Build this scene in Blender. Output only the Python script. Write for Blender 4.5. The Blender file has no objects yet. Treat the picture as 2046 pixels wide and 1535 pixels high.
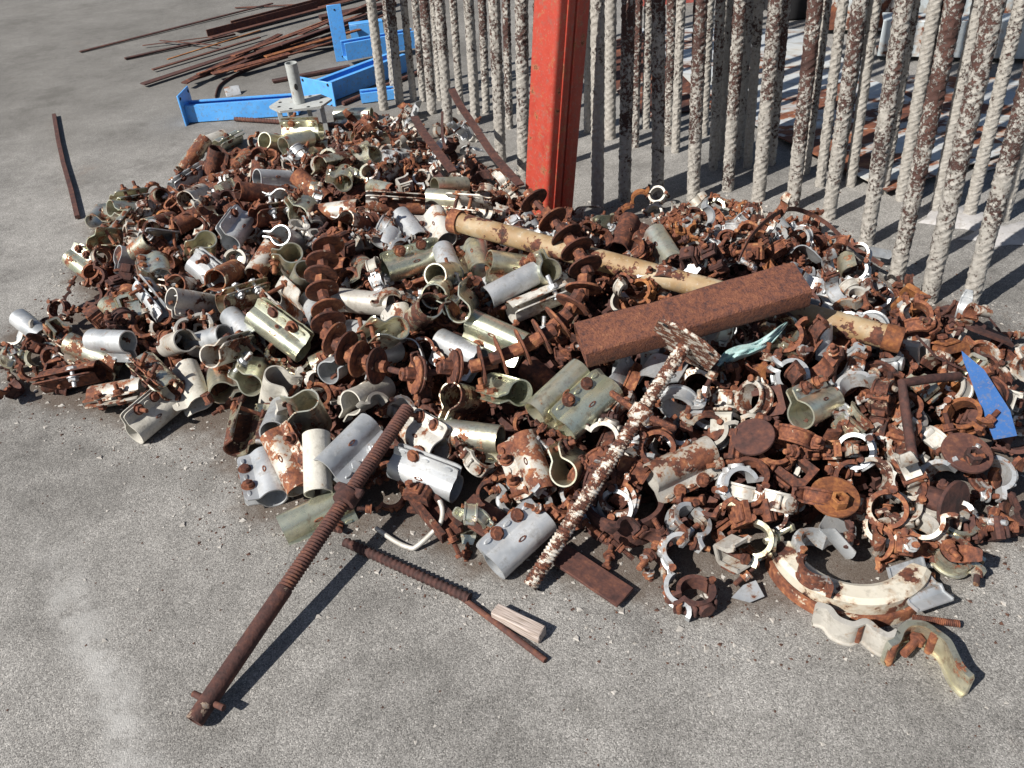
import bpy, bmesh, math, random
import numpy as np
from mathutils import Vector, Matrix, Quaternion
from math import pi, sin, cos, radians, sqrt, atan2

rnd = random.Random(11)
scene = bpy.context.scene
COL = scene.collection

# ------------------------------------------------------------------ camera, sky, sun, exposure
PW, PH, FPX = 2046.0, 1535.0, 1655.0           # photograph size, focal length in its pixels
PITCH, ROLL, CAMH = radians(36.5), radians(-4.5), 1.0
FWD = Vector((0, cos(PITCH), -sin(PITCH)))
_r, _u = Vector((1, 0, 0)), Vector((1, 0, 0)).cross(FWD)
RIGHT = _r * cos(ROLL) + _u * sin(ROLL)
UP = _u * cos(ROLL) - _r * sin(ROLL)
EYE = Vector((0, 0, CAMH))
cd = bpy.data.cameras.new('camera'); cam = bpy.data.objects.new('camera', cd); COL.objects.link(cam)
cd.sensor_width = 36.0; cd.lens = FPX / PW * 36.0; cd.clip_start = 0.02; cd.clip_end = 300
m = Matrix((RIGHT, UP, -FWD)).transposed().to_4x4(); m.translation = EYE
cam.matrix_world = m; scene.camera = cam

SUN_AZ, SUN_EL = radians(34), radians(42)       # shadows run along azimuth 34 deg from +x
w = bpy.data.worlds.new('World'); scene.world = w; w.use_nodes = True
nt = w.node_tree; bg = nt.nodes['Background']; bg.inputs['Strength'].default_value = 0.05
sky = nt.nodes.new('ShaderNodeTexSky'); sky.sky_type = 'NISHITA'; sky.sun_disc = False
sky.sun_elevation = SUN_EL; sky.sun_rotation = math.atan2(-cos(SUN_AZ), -sin(SUN_AZ))
nt.links.new(sky.outputs[0], bg.inputs[0])
sl = bpy.data.lights.new('sun', 'SUN'); sl.energy = 5.0; sl.angle = radians(0.53); sl.color = (1, .95, .87)
so = bpy.data.objects.new('sun', sl); COL.objects.link(so)
so.rotation_euler = Vector((cos(SUN_AZ) * cos(SUN_EL), sin(SUN_AZ) * cos(SUN_EL), -sin(SUN_EL))).to_track_quat('-Z', 'Y').to_euler()
scene.view_settings.view_transform = 'Standard'; scene.view_settings.look = 'None'
scene.view_settings.exposure = 0.5; scene.view_settings.gamma = 1.0
scene.cycles.use_denoising = True; scene.cycles.max_bounces = 8

# ------------------------------------------------------------------ pixels to places
def ray(x, y):
    return FWD + RIGHT * ((x - PW / 2) / FPX) - UP * ((y - PH / 2) / FPX)
def gp(x, y, z=0.0):
    d = ray(x, y); return EYE + d * ((z - CAMH) / d.z)
def proj(p):
    v = Vector(p) - EYE; d = v.dot(FWD)
    return PW / 2 + FPX * v.dot(RIGHT) / d, PH / 2 - FPX * v.dot(UP) / d

# heap outline on the ground (traced at its foot)
OUTPX = [(5, 715), (60, 790), (210, 815), (300, 850), (430, 850), (480, 930), (520, 1010), (640, 1050), (760, 1030), (900, 1090),
         (1010, 1140), (1180, 1130), (1330, 1190), (1480, 1200), (1640, 1190), (1800, 1190), (1930, 1120), (2060, 1010), (2140, 850),
         (2040, 700), (1930, 640), (1830, 600), (1700, 520), (1600, 470), (1480, 450), (1330, 440), (1180, 450), (1080, 420), (1000, 360),
         (930, 310), (860, 275), (780, 255), (680, 262), (590, 285), (470, 310), (390, 350), (330, 400), (190, 445), (215, 500), (150, 540),
         (190, 600), (130, 650), (30, 660)]
OUT = np.array([gp(x, y)[:2] for x, y in OUTPX])
def edge_dist(x, y):
    a = OUT; b = np.roll(OUT, -1, 0); p = np.array((x, y)); ab = b - a
    t = np.clip(((p - a) * ab).sum(1) / (ab * ab).sum(1), 0, 1)
    d = np.sqrt(((a + ab * t[:, None] - p) ** 2).sum(1)).min()
    ins = ((a[:, 1] > y) != (b[:, 1] > y)) & (x < (b[:, 0] - a[:, 0]) * (y - a[:, 1]) / (b[:, 1] - a[:, 1] + 1e-12) + a[:, 0])
    return d if ins.sum() % 2 else -d
HMAX = 0.165
GX0, GY0, GSTEP = -1.8, 0.5, 0.03
_nx, _ny = 124, 104
HF = np.zeros((_ny, _nx))
for j in range(_ny):
    for i in range(_nx):
        d = edge_dist(GX0 + i * GSTEP, GY0 + j * GSTEP)
        if d > 0:
            t = min(1, d / .5); HF[j, i] = HMAX * (1 - (1 - t) ** 1.55) * (0.9 + .1 * sin(i * .43) * sin(j * .37))
def zs(x, y):
    u, v = (x - GX0) / GSTEP, (y - GY0) / GSTEP
    i, j = int(math.floor(u)), int(math.floor(v))
    if not (0 <= i < _nx - 1 and 0 <= j < _ny - 1): return 0.0
    fx, fy = u - i, v - j
    return (HF[j, i] * (1 - fx) + HF[j, i + 1] * fx) * (1 - fy) + (HF[j + 1, i] * (1 - fx) + HF[j + 1, i + 1] * fx) * fy
def heap_pt(x, y, off=0.03):
    d = ray(x, y); t = .6
    while t < 9:
        p = EYE + d * t
        if p.z < zs(p.x, p.y) + off: break
        t += .008
    return EYE + d * t

# ------------------------------------------------------------------ mesh building
class MB:
    def __init__(s): s.v = []; s.f = []
    def add(s, vs, fs):
        n = len(s.v); s.v += [tuple(p) for p in vs]; s.f += [tuple(i + n for i in f) for f in fs]; return s
    def xf(s, M):
        s.v = [tuple(M @ Vector(p)) for p in s.v]; return s
    def join(s, o, M=None):
        return s.add([M @ Vector(p) for p in o.v] if M else o.v, o.f)
    def mesh(s, name, angle=38):
        me = bpy.data.meshes.new(name); me.from_pydata(s.v, [], s.f); me.update()
        bm = bmesh.new(); bm.from_mesh(me); bmesh.ops.recalc_face_normals(bm, faces=bm.faces); bm.to_mesh(me); bm.free()
        me.polygons.foreach_set('use_smooth', [True] * len(me.polygons)); me.set_sharp_from_angle(angle=radians(angle))
        return me
def frame_of(ax, hint=None):
    ax = Vector(ax).normalized(); h = Vector(hint) if hint is not None else Vector((0, 0, 1))
    if abs(ax.dot(h.normalized())) > .98: h = Vector((0, 1, .1))
    z = (h - ax * h.dot(ax)).normalized(); return ax, z.cross(ax), z      # x axis, y, z
def basis(ax, hint, loc):
    x, y, z = frame_of(ax, hint); M = Matrix((x, y, z)).transposed().to_4x4(); M.translation = loc; return M
def mtube(path, rad, seg=12, cap=True, hole=False):
    b = MB(); n = len(path); P = [Vector(p) for p in path]; ups = None; rings = []
    for i, p in enumerate(P):
        t = (P[min(i + 1, n - 1)] - P[max(i - 1, 0)]).normalized()
        if ups is None: ups = Vector((0, 0, 1)) if abs(t.z) < .9 else Vector((0, 1, 0))
        ups = (ups - t * ups.dot(t)).normalized(); s = t.cross(ups)
        r = rad[i] if isinstance(rad, (list, tuple)) else rad
        rings.append([p + (s * cos(a) + ups * sin(a)) * r for a in [2 * pi * k / seg for k in range(seg)]])
    vs = [q for r in rings for q in r]; fs = []
    for i in range(n - 1):
        for k in range(seg): fs.append((i * seg + k, i * seg + (k + 1) % seg, (i + 1) * seg + (k + 1) % seg, (i + 1) * seg + k))
    if cap: fs += [tuple(range(seg)), tuple(range((n - 1) * seg, n * seg))]
    return b.add(vs, fs)
def mpipe(L, r, t, seg=24):                     # hollow pipe along x, centred
    pr = [(-L / 2, r), (L / 2, r), (L / 2, r - t), (-L / 2, r - t)]
    vs = []; fs = []
    for k in range(seg):
        a = 2 * pi * k / seg; vs += [(x, q * cos(a), q * sin(a)) for x, q in pr]
    for k in range(seg):
        k2 = (k + 1) % seg
        for i in range(4): fs.append((k * 4 + i, k * 4 + (i + 1) % 4, k2 * 4 + (i + 1) % 4, k2 * 4 + i))
    return MB().add(vs, fs)
def mbox(sx, sy, sz, c=(0, 0, 0), bev=0.0, seg=1):
    bm = bmesh.new(); bmesh.ops.create_cube(bm, size=1.0)
    for v in bm.verts: v.co = Vector((v.co.x * sx, v.co.y * sy, v.co.z * sz)) + Vector(c)
    if bev: bmesh.ops.bevel(bm, geom=bm.edges[:], offset=bev, segments=seg, affect='EDGES', profile=.5)
    b = MB(); bm.verts.index_update(); b.add([v.co[:] for v in bm.verts], [[v.index for v in f.verts] for f in bm.faces]); bm.free(); return b
def mlathe(pr, seg=16, off=0.0):                # profile (z, r) round z
    vs = []; fs = []; n = len(pr)
    for k in range(seg):
        a = 2 * pi * k / seg + off; vs += [(q * cos(a), q * sin(a), z) for z, q in pr]
    for k in range(seg):
        k2 = (k + 1) % seg
        for i in range(n - 1): fs.append((k * n + i, k * n + i + 1, k2 * n + i + 1, k2 * n + i))
    if pr[0][1] > 1e-6: fs.append(tuple(k * n for k in range(seg)))
    if pr[-1][1] > 1e-6: fs.append(tuple(k * n + n - 1 for k in range(seg)))
    return MB().add(vs, fs)
def mextrude(poly, depth, holes=0):             # polygon in xz extruded along y, centred
    n = len(poly); vs = [(x, -depth / 2, z) for x, z in poly] + [(x, depth / 2, z) for x, z in poly]
    fs = [tuple(range(n)), tuple(range(n, 2 * n))] + [(i, (i + 1) % n, n + (i + 1) % n, n + i) for i in range(n)]
    return MB().add(vs, fs)
def strip(path, half, t, lip=0.0, widths=None):
    """a plate swept along a path in the xz plane, its width along y; lips stand out at both edges"""
    n = len(path); P = [Vector((a, 0, c)) for a, c in path]; vs = []; fs = []
    for i, p in enumerate(P):
        tg = (P[min(i + 1, n - 1)] - P[max(i - 1, 0)]).normalized(); nm = Vector((-tg.z, 0, tg.x))
        hw = half * (widths[i] if widths else 1)
        q = [(-hw, 0), (hw, 0), (hw, t + lip), (hw - t * .8, t + lip), (hw - t * 1.1, t), (-hw + t * 1.1, t), (-hw + t * .8, t + lip), (-hw, t + lip)] if lip else [(-hw, 0), (hw, 0), (hw, t), (-hw, t)]
        vs += [p + nm * b + Vector((0, a, 0)) for a, b in q]
    m_ = len(vs) // n
    for i in range(n - 1):
        for k in range(m_): fs.append((i * m_ + k, i * m_ + (k + 1) % m_, (i + 1) * m_ + (k + 1) % m_, (i + 1) * m_ + k))
    fs += [tuple(range(m_)), tuple(range((n - 1) * m_, n * m_))]
    return MB().add(vs, fs)
def mthread(L, r, amp, pitch, seg=14, x0=0.0, plain=0.0):
    """threaded bar along x from 0 to L, threads from x0 on"""
    step = pitch / 5; n = int(L / step); vs = []; fs = []
    for i in range(n + 1):
        x = L * i / n
        for k in range(seg):
            ph = (x / pitch - k / seg) % 1.0
            rr = r + amp * (1 - abs(2 * ph - 1) * 2) if x >= x0 else r + plain
            a = 2 * pi * k / seg; vs.append((x, rr * cos(a), rr * sin(a)))
    for i in range(n):
        for k in range(seg): fs.append((i * seg + k, i * seg + (k + 1) % seg, (i + 1) * seg + (k + 1) % seg, (i + 1) * seg + k))
    fs += [tuple(range(seg)), tuple(range(n * seg, (n + 1) * seg))]
    return MB().add(vs, fs)

# ------------------------------------------------------------------ materials
def N(nt, t, **kw):
    n = nt.nodes.new(t)
    for k, v in kw.items():
        if hasattr(n, k): setattr(n, k, v)
        else: n.inputs[k].default_value = v
    return n
def ramp(nt, stops):
    r = nt.nodes.new('ShaderNodeValToRGB'); e = r.color_ramp.elements
    while len(e) < len(stops): e.new(.5)
    for i, (p, c) in enumerate(stops): e[i].position = p; e[i].color = (*c, 1)
    return r
def mth(nt, op, a, b=None, c=None):
    n = nt.nodes.new('ShaderNodeMath'); n.operation = op
    for i, v in enumerate((a, b, c)):
        if v is None: continue
        if isinstance(v, (int, float)): n.inputs[i].default_value = v
        else: nt.links.new(v, n.inputs[i])
    return n.outputs[0]
def mixc(nt, f, a, b):
    n = nt.nodes.new('ShaderNodeMix'); n.data_type = 'RGBA'
    for i, v in ((0, f), (6, a), (7, b)):
        if isinstance(v, (int, float)): n.inputs[i].default_value = v
        elif isinstance(v, tuple): n.inputs[i].default_value = (*v, 1)
        else: nt.links.new(v, n.inputs[i])
    return n.outputs[2]
RUST = [(.3, (.026, .011, .009)), (.43, (.08, .028, .018)), (.53, (.155, .053, .028)), (.62, (.24, .09, .042)), (.75, (.40, .20, .09))]
RUSTDARK = [(.3, (.026, .013, .012)), (.46, (.062, .026, .022)), (.6, (.10, .04, .029)), (.72, (.17, .07, .04)), (.85, (.28, .13, .07))]
def metal(name, cols, metallic, rough, rusty=None, scale=24, rustramp=RUST, bump=.25, spots=0.5, fixed_rust=None, stretch=None, spk=.35):
    """painted, plated or bare steel with rust that grows with the object's own 'rust' value"""
    m = bpy.data.materials.new(name); m.use_nodes = True; nt = m.node_tree; L = nt.links
    bs = nt.nodes['Principled BSDF']
    tc = N(nt, 'ShaderNodeTexCoord'); oi = N(nt, 'ShaderNodeObjectInfo')
    sh = nt.nodes.new('ShaderNodeVectorMath'); sh.operation = 'ADD'
    cmb = N(nt, 'ShaderNodeCombineXYZ'); r50 = mth(nt, 'MULTIPLY', oi.outputs['Random'], 37.0)
    for i in range(3): L.new(r50, cmb.inputs[i])
    src = tc.outputs['Object']
    if stretch:
        mp = N(nt, 'ShaderNodeMapping'); mp.inputs['Scale'].default_value = stretch; L.new(src, mp.inputs[0]); src = mp.outputs[0]
    L.new(src, sh.inputs[0]); L.new(cmb.outputs[0], sh.inputs[1]); vec = sh.outputs[0]
    def noise(sc, det=5, ro=.6):
        n = N(nt, 'ShaderNodeTexNoise'); n.inputs['Scale'].default_value = sc; n.inputs['Detail'].default_value = det
        n.inputs['Roughness'].default_value = ro; L.new(vec, n.inputs['Vector']); return n.outputs['Fac']
    n1, n2, n3, n4 = noise(scale, 6, .62), noise(scale * 6, 4), noise(scale * 2.2, 6, .7), noise(scale * .55, 3)
    if fixed_rust is None:
        at = N(nt, 'ShaderNodeAttribute'); at.attribute_type = 'OBJECT'; at.attribute_name = 'rust'; rv = at.outputs['Fac']
    else: rv = fixed_rust
    f = mth(nt, 'ADD', mth(nt, 'MULTIPLY', n1, .78), mth(nt, 'MULTIPLY', n2, .22))
    thr = mth(nt, 'SUBTRACT', .70, mth(nt, 'MULTIPLY', rv, .43))
    d = mth(nt, 'SUBTRACT', f, thr)
    def sm(lo, hi):
        q = nt.nodes.new('ShaderNodeMapRange'); q.interpolation_type = 'SMOOTHSTEP'; L.new(d, q.inputs[0])
        q.inputs[1].default_value = lo; q.inputs[2].default_value = hi; return q.outputs[0]
    mask, halo = sm(-.008, .018), sm(-.075, .01)
    tone = mth(nt, 'MULTIPLY', mth(nt, 'SUBTRACT', mth(nt, 'FRACT', mth(nt, 'MULTIPLY', oi.outputs['Random'], 91.7)), .55), .17)
    cr = ramp(nt, rustramp); L.new(mth(nt, 'ADD', mth(nt, 'ADD', mth(nt, 'MULTIPLY', n3, .66), mth(nt, 'ADD', mth(nt, 'MULTIPLY', n4, .24), mth(nt, 'MULTIPLY', n2, .42))), mth(nt, 'SUBTRACT', tone, .16)), cr.inputs[0])
    br = ramp(nt, [(.32 + .36 * i / max(1, len(cols) - 1), c) for i, c in enumerate(cols)]); L.new(n4, br.inputs[0])
    speck = mixc(nt, mth(nt, 'MULTIPLY', sm_of(nt, n2, .56, .72), spk), br.outputs[0], (.62, .61, .58))
    grime = mixc(nt, mth(nt, 'MULTIPLY', sm_of(nt, n3, .48, .7), .5), speck, (.15, .13, .10))
    stain = mixc(nt, mth(nt, 'MULTIPLY', halo, .55), grime, (.30, .17, .075))
    col = mixc(nt, mask, stain, cr.outputs[0]); L.new(col, bs.inputs['Base Color'])
    inv = mth(nt, 'SUBTRACT', 1.0, mask)
    L.new(mth(nt, 'MULTIPLY', inv, metallic), bs.inputs['Metallic'])
    rr = mth(nt, 'ADD', mth(nt, 'MULTIPLY', inv, rough - .86), .86)
    L.new(mth(nt, 'ADD', rr, mth(nt, 'MULTIPLY', mth(nt, 'SUBTRACT', n3, .5), .35)), bs.inputs['Roughness'])
    bp = N(nt, 'ShaderNodeBump'); bp.inputs['Strength'].default_value = bump; bp.inputs['Distance'].default_value = .004
    L.new(mth(nt, 'ADD', mth(nt, 'MULTIPLY', n2, mth(nt, 'ADD', mask, .25)), mth(nt, 'MULTIPLY', mask, .35)), bp.inputs['Height'])
    L.new(bp.outputs[0], bs.inputs['Normal'])
    return m
def sm_of(nt, v, lo, hi):
    q = nt.nodes.new('ShaderNodeMapRange'); q.interpolation_type = 'SMOOTHSTEP'; nt.links.new(v, q.inputs[0])
    q.inputs[1].default_value = lo; q.inputs[2].default_value = hi; return q.outputs[0]
MAT = {
    'g': metal('galvanised_steel', [(.30, .32, .34), (.50, .52, .54), (.66, .675, .69)], .5, .44),
    'y': metal('yellow_zinc_steel', [(.55, .53, .37), (.80, .76, .58), (.68, .71, .60), (.82, .72, .63)], .85, .36),
    'w': metal('weathered_white_steel', [(.34, .32, .29), (.50, .48, .44), (.64, .62, .58)], .25, .55),
    'l': metal('lichen_grey_steel', [(.30, .29, .26), (.47, .45, .40), (.60, .58, .53)], .05, .85, bump=.8),
    'v': metal('green_zinc_steel', [(.42, .50, .39), (.74, .73, .55), (.58, .66, .57)], .82, .3),
    'r': metal('rusted_steel', [(.30, .28, .25), (.4, .38, .34)], .3, .6),
    'd': metal('dark_rusted_steel', [(.10, .05, .04), (.15, .08, .06)], .1, .8, rustramp=RUSTDARK),
    'o': metal('orange_rusted_steel', [(.3, .2, .1), (.4, .28, .14)], .1, .8, rustramp=[(.3, (.07, .024, .013)), (.45, (.17, .058, .022)), (.6, (.29, .115, .036)), (.8, (.44, .23, .08))]),
    'c': metal('cream_painted_steel', [(.20, .12, .055), (.31, .215, .115), (.45, .38, .27)], .0, .65),
}

# ------------------------------------------------------------------ objects
def link(name, me, mat=None, parent=None, rust=0.0, M=None):
    o = bpy.data.objects.new(name, me); COL.objects.link(o)
    if me is not None and mat is not None:
        if not me.materials: me.materials.append(None)
        o.material_slots[0].link = 'OBJECT'; o.material_slots[0].material = MAT[mat] if isinstance(mat, str) else mat
    if parent is not None: o.parent = parent
    if M is not None: o.matrix_basis = M
    o['rust'] = float(rust)
    return o
def tag(o, label, cat, group=None, kind=None):
    o['label'] = label; o['category'] = cat
    if group: o['group'] = group
    o['kind'] = kind or 'thing'
    return o
def structure(o):
    o['kind'] = 'structure'; return o
def copy_tree(o, parent=None):
    c = o.copy(); COL.objects.link(c); c.parent = parent
    for ch in o.children: copy_tree(ch, c)
    return c

LANDMARKS = []           # (phrase, [points])

# ------------------------------------------------------------------ the setting: concrete yard
def concrete():
    m = bpy.data.materials.new('concrete'); m.use_nodes = True; nt = m.node_tree; L = nt.links; bs = nt.nodes['Principled BSDF']
    tc = N(nt, 'ShaderNodeTexCoord'); v = tc.outputs['Object']
    def noise(sc, det=4, ro=.6):
        n = N(nt, 'ShaderNodeTexNoise'); n.inputs['Scale'].default_value = sc; n.inputs['Detail'].default_value = det
        n.inputs['Roughness'].default_value = ro; L.new(v, n.inputs['Vector']); return n.outputs['Fac']
    big, mid, sml, grain = noise(1.1, 5, .6), noise(5, 6, .65), noise(26, 5, .7), noise(260, 3, .75)
    vo = N(nt, 'ShaderNodeTexVoronoi'); vo.inputs['Scale'].default_value = 620; L.new(v, vo.inputs['Vector'])
    vo2 = N(nt, 'ShaderNodeTexVoronoi'); vo2.inputs['Scale'].default_value = 120; L.new(v, vo2.inputs['Vector'])
    base = ramp(nt, [(.2, (.112, .108, .103)), (.5, (.232, .226, .218)), (.8, (.345, .337, .326))])
    f = mth(nt, 'ADD', mth(nt, 'MULTIPLY', big, .42), mth(nt, 'ADD', mth(nt, 'MULTIPLY', mid, .36), mth(nt, 'MULTIPLY', sml, .22)))
    f = mth(nt, 'ADD', mth(nt, 'MULTIPLY', mth(nt, 'SUBTRACT', f, .5), 2.3), .5); L.new(f, base.inputs[0])
    sepv = N(nt, 'ShaderNodeSeparateColor'); L.new(vo.outputs['Color'], sepv.inputs[0])
    sp = ramp(nt, [(0, (.35, .34, .33)), (.3, (.76, .75, .74)), (.6, (1.0, .99, .97)), (.88, (1.28, 1.27, 1.25)), (1, (1.8, 1.78, 1.74))])
    L.new(sepv.outputs[0], sp.inputs[0])
    mu = nt.nodes.new('ShaderNodeMix'); mu.data_type = 'RGBA'; mu.blend_type = 'MULTIPLY'; mu.inputs[0].default_value = .85
    L.new(base.outputs[0], mu.inputs[6]); L.new(sp.outputs[0], mu.inputs[7])
    sep2 = N(nt, 'ShaderNodeSeparateColor'); L.new(vo2.outputs['Color'], sep2.inputs[0])
    chip = mixc(nt, mth(nt, 'MULTIPLY', sm_of(nt, noise(150, 3, .8), .66, .74), .6), mu.outputs[2], (.46, .44, .41))
    pit = mixc(nt, mth(nt, 'MULTIPLY', sm_of(nt, noise(120, 3, .8), .64, .74), .55), chip, (.06, .056, .05))
    # rust bleeding into the concrete in faint patches
    rs = mixc(nt, mth(nt, 'MULTIPLY', sm_of(nt, noise(3.1, 6, .7), .62, .74), .28), pit, (.20, .12, .075))
    # damp dark stains
    dk = mixc(nt, mth(nt, 'MULTIPLY', sm_of(nt, noise(2.3, 7, .68), .56, .68), .5), rs, (.075, .07, .063))
    # a pale worn streak where something was dragged over the slab
    P0, P1 = gp(95, 1080), gp(290, 1560); dx, dy = (P1 - P0).x, (P1 - P0).y; ln_ = sqrt(dx * dx + dy * dy)
    sq = N(nt, 'ShaderNodeSeparateXYZ'); L.new(v, sq.inputs[0])
    ds = mth(nt, 'ABSOLUTE', mth(nt, 'ADD', mth(nt, 'ADD', mth(nt, 'MULTIPLY', mth(nt, 'SUBTRACT', sq.outputs[0], P0.x), dy / ln_), mth(nt, 'MULTIPLY', mth(nt, 'SUBTRACT', sq.outputs[1], P0.y), -dx / ln_)), mth(nt, 'MULTIPLY', mth(nt, 'SUBTRACT', noise(7, 5, .7), .5), .10)))
    wr_ = mth(nt, 'MULTIPLY', mth(nt, 'MULTIPLY', sm_of(nt, ds, .055, .0), sm_of(nt, noise(22, 4, .7), .3, .6)), sm_of(nt, sq.outputs[1], P0.y + .1, P0.y - .25))
    dk = mixc(nt, mth(nt, 'MULTIPLY', wr_, .65), dk, (.43, .425, .415))
    # slab colour darkens towards the far left, edge broken by noise
    sy = N(nt, 'ShaderNodeSeparateXYZ'); L.new(v, sy.inputs[0])
    far = sm_of(nt, mth(nt, 'ADD', sy.outputs[1], mth(nt, 'MULTIPLY', mth(nt, 'SUBTRACT', noise(1.6, 6, .7), .5), 2.6)), 2.2, 3.4)
    dk = mixc(nt, mth(nt, 'MULTIPLY', mth(nt, 'MULTIPLY', far, sm_of(nt, sy.outputs[0], .6, -.4)), .55), dk, (.10, .094, .085))
    sa = N(nt, 'ShaderNodeAttribute'); sa.attribute_name = 'stain'
    sf = sm_of(nt, mth(nt, 'ADD', sa.outputs['Fac'], mth(nt, 'MULTIPLY', mth(nt, 'SUBTRACT', noise(14, 5, .7), .5), 1.3)), .45, 1.05)
    dk = mixc(nt, mth(nt, 'MULTIPLY', sf, .78), dk, (.082, .057, .041))
    L.new(dk, bs.inputs['Base Color']); bs.inputs['Roughness'].default_value = .93
    bp = N(nt, 'ShaderNodeBump'); bp.inputs['Strength'].default_value = .5; bp.inputs['Distance'].default_value = .003
    hh = mth(nt, 'ADD', mth(nt, 'MULTIPLY', vo.outputs['Distance'], -.5), mth(nt, 'ADD', mth(nt, 'MULTIPLY', grain, .6), mth(nt, 'MULTIPLY', sml, .8)))
    L.new(hh, bp.inputs['Height']); L.new(bp.outputs[0], bs.inputs['Normal'])
    return m
CONC = concrete()
b = MB()
xs = [-40, -25, -15, -8, -5, -3, -2.2] + [-1.7 + .045 * i for i in range(77)] + [2.2, 3, 5, 8, 15, 25, 40]
ys = [-40, -20, -8, -3, -1, 0] + [.3 + .045 * i for i in range(67)] + [3.6, 4.2, 5, 8, 15, 25, 40]
n, n2 = len(xs) - 1, len(ys) - 1
b.add([(x, y, 0) for y in ys for x in xs], [(j * (n + 1) + i, j * (n + 1) + i + 1, (j + 1) * (n + 1) + i + 1, (j + 1) * (n + 1) + i) for j in range(n2) for i in range(n)])
gm = b.mesh('ground'); ga = gm.attributes.new('stain', 'FLOAT', 'POINT')   # rust washed out of the heap into the slab
ga.data.foreach_set('value', [(lambda d: 1.0 if d > 0 else math.exp(d / .07))(edge_dist(v.co.x, v.co.y)) if -1.8 < v.co.x < 1.9 and .2 < v.co.y < 3.5 else 0.0 for v in gm.vertices])
structure(link('ground', gm, CONC))

# loose chips of concrete and rust flakes lying round the heap
def chips(name, n, cols, smin, smax, label, near):
    b = MB()
    k = 0
    while k < n:
        x, y = rnd.uniform(-1.2, 1.25), rnd.uniform(.45, 2.3); d = edge_dist(x, y)
        if d > .06 or (d < -.12 and rnd.random() > near * (1 if d > -.3 else .3)): continue
        k += 1; s = rnd.uniform(smin, smax) * (1 if rnd.random() < .85 else 1.8); a = rnd.uniform(0, 6.3); z = s * .35
        q = [(x + s * r_ * cos(a + t), y + s * r_ * sin(a + t)) for t, r_ in ((0, 1), (1.3, .7), (2.5, .95), (4.2, .8))]
        b.add([(p[0], p[1], 0.0005) for p in q] + [(x + (p[0] - x) * .6, y + (p[1] - y) * .6, z) for p in q],
              [(4, 5, 6, 7), (0, 1, 5, 4), (1, 2, 6, 5), (2, 3, 7, 6), (3, 0, 4, 7)])
    m = bpy.data.materials.new(name); m.use_nodes = True
    nt = m.node_tree; bs = nt.nodes['Principled BSDF']; g = N(nt, 'ShaderNodeTexNoise'); g.inputs['Scale'].default_value = 40
    r = ramp(nt, cols); nt.links.new(g.outputs['Fac'], r.inputs[0]); nt.links.new(r.outputs[0], bs.inputs['Base Color']); bs.inputs['Roughness'].default_value = .9
    tag(link(name, b.mesh(name), m), label, 'gravel', kind='stuff')
chips('concrete_chips', 1500, [(.35, (.22, .2, .18)), (.65, (.5, .48, .45))], .0012, .0045, 'pale chips of broken concrete scattered round the heap', .12)
chips('rust_flakes', 2200, [(.35, (.035, .018, .014)), (.65, (.12, .055, .035))], .0008, .0028, 'dark flakes of rust scattered round the heap', .1)

# ------------------------------------------------------------------ starter bars
def rebar_material():
    m = bpy.data.materials.new('splashed_rebar'); m.use_nodes = True; nt = m.node_tree; L = nt.links; bs = nt.nodes['Principled BSDF']
    tc = N(nt, 'ShaderNodeTexCoord'); oi = N(nt, 'ShaderNodeObjectInfo'); cm = N(nt, 'ShaderNodeCombineXYZ')
    r = mth(nt, 'MULTIPLY', oi.outputs['Random'], 53.0)
    for i in range(3): L.new(r, cm.inputs[i])
    ad = nt.nodes.new('ShaderNodeVectorMath'); ad.operation = 'ADD'; L.new(tc.outputs['Object'], ad.inputs[0]); L.new(cm.outputs[0], ad.inputs[1])
    def noise(sc, det=5, ro=.6):
        n = N(nt, 'ShaderNodeTexNoise'); n.inputs['Scale'].default_value = sc; n.inputs['Detail'].default_value = det
        n.inputs['Roughness'].default_value = ro; L.new(ad.outputs[0], n.inputs['Vector']); return n.outputs['Fac']
    n1, n2, n3 = noise(120, 6, .75), noise(14, 5, .65), noise(420, 4, .7)
    at = N(nt, 'ShaderNodeAttribute'); at.attribute_type = 'OBJECT'; at.attribute_name = 'rust'
    sx = N(nt, 'ShaderNodeSeparateXYZ'); L.new(tc.outputs['Object'], sx.inputs[0])
    low = sm_of(nt, sx.outputs[2], .45, .02)                       # splashes of grout are thickest low down
    f = mth(nt, 'ADD', mth(nt, 'MULTIPLY', n1, .62), mth(nt, 'MULTIPLY', n2, .38))
    d = mth(nt, 'SUBTRACT', f, mth(nt, 'ADD', mth(nt, 'MULTIPLY', at.outputs['Fac'], .22), mth(nt, 'SUBTRACT', .375, mth(nt, 'MULTIPLY', low, .075))))
    mask = sm_of(nt, d, -.02, .03)
    br = ramp(nt, [(.3, (.045, .022, .019)), (.55, (.10, .044, .034)), (.75, (.15, .066, .045))]); L.new(n2, br.inputs[0])
    wh = ramp(nt, [(.3, (.24, .22, .195)), (.6, (.40, .38, .35)), (.8, (.55, .535, .51))]); L.new(n1, wh.inputs[0])
    L.new(mixc(nt, mask, br.outputs[0], wh.outputs[0]), bs.inputs['Base Color']); bs.inputs['Roughness'].default_value = .82
    bp = N(nt, 'ShaderNodeBump'); bp.inputs['Strength'].default_value = .9; bp.inputs['Distance'].default_value = .004
    L.new(mth(nt, 'ADD', mth(nt, 'MULTIPLY', mask, .7), mth(nt, 'MULTIPLY', n3, .5)), bp.inputs['Height']); L.new(bp.outputs[0], bs.inputs['Normal'])
    return m
REBAR = rebar_material()
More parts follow.
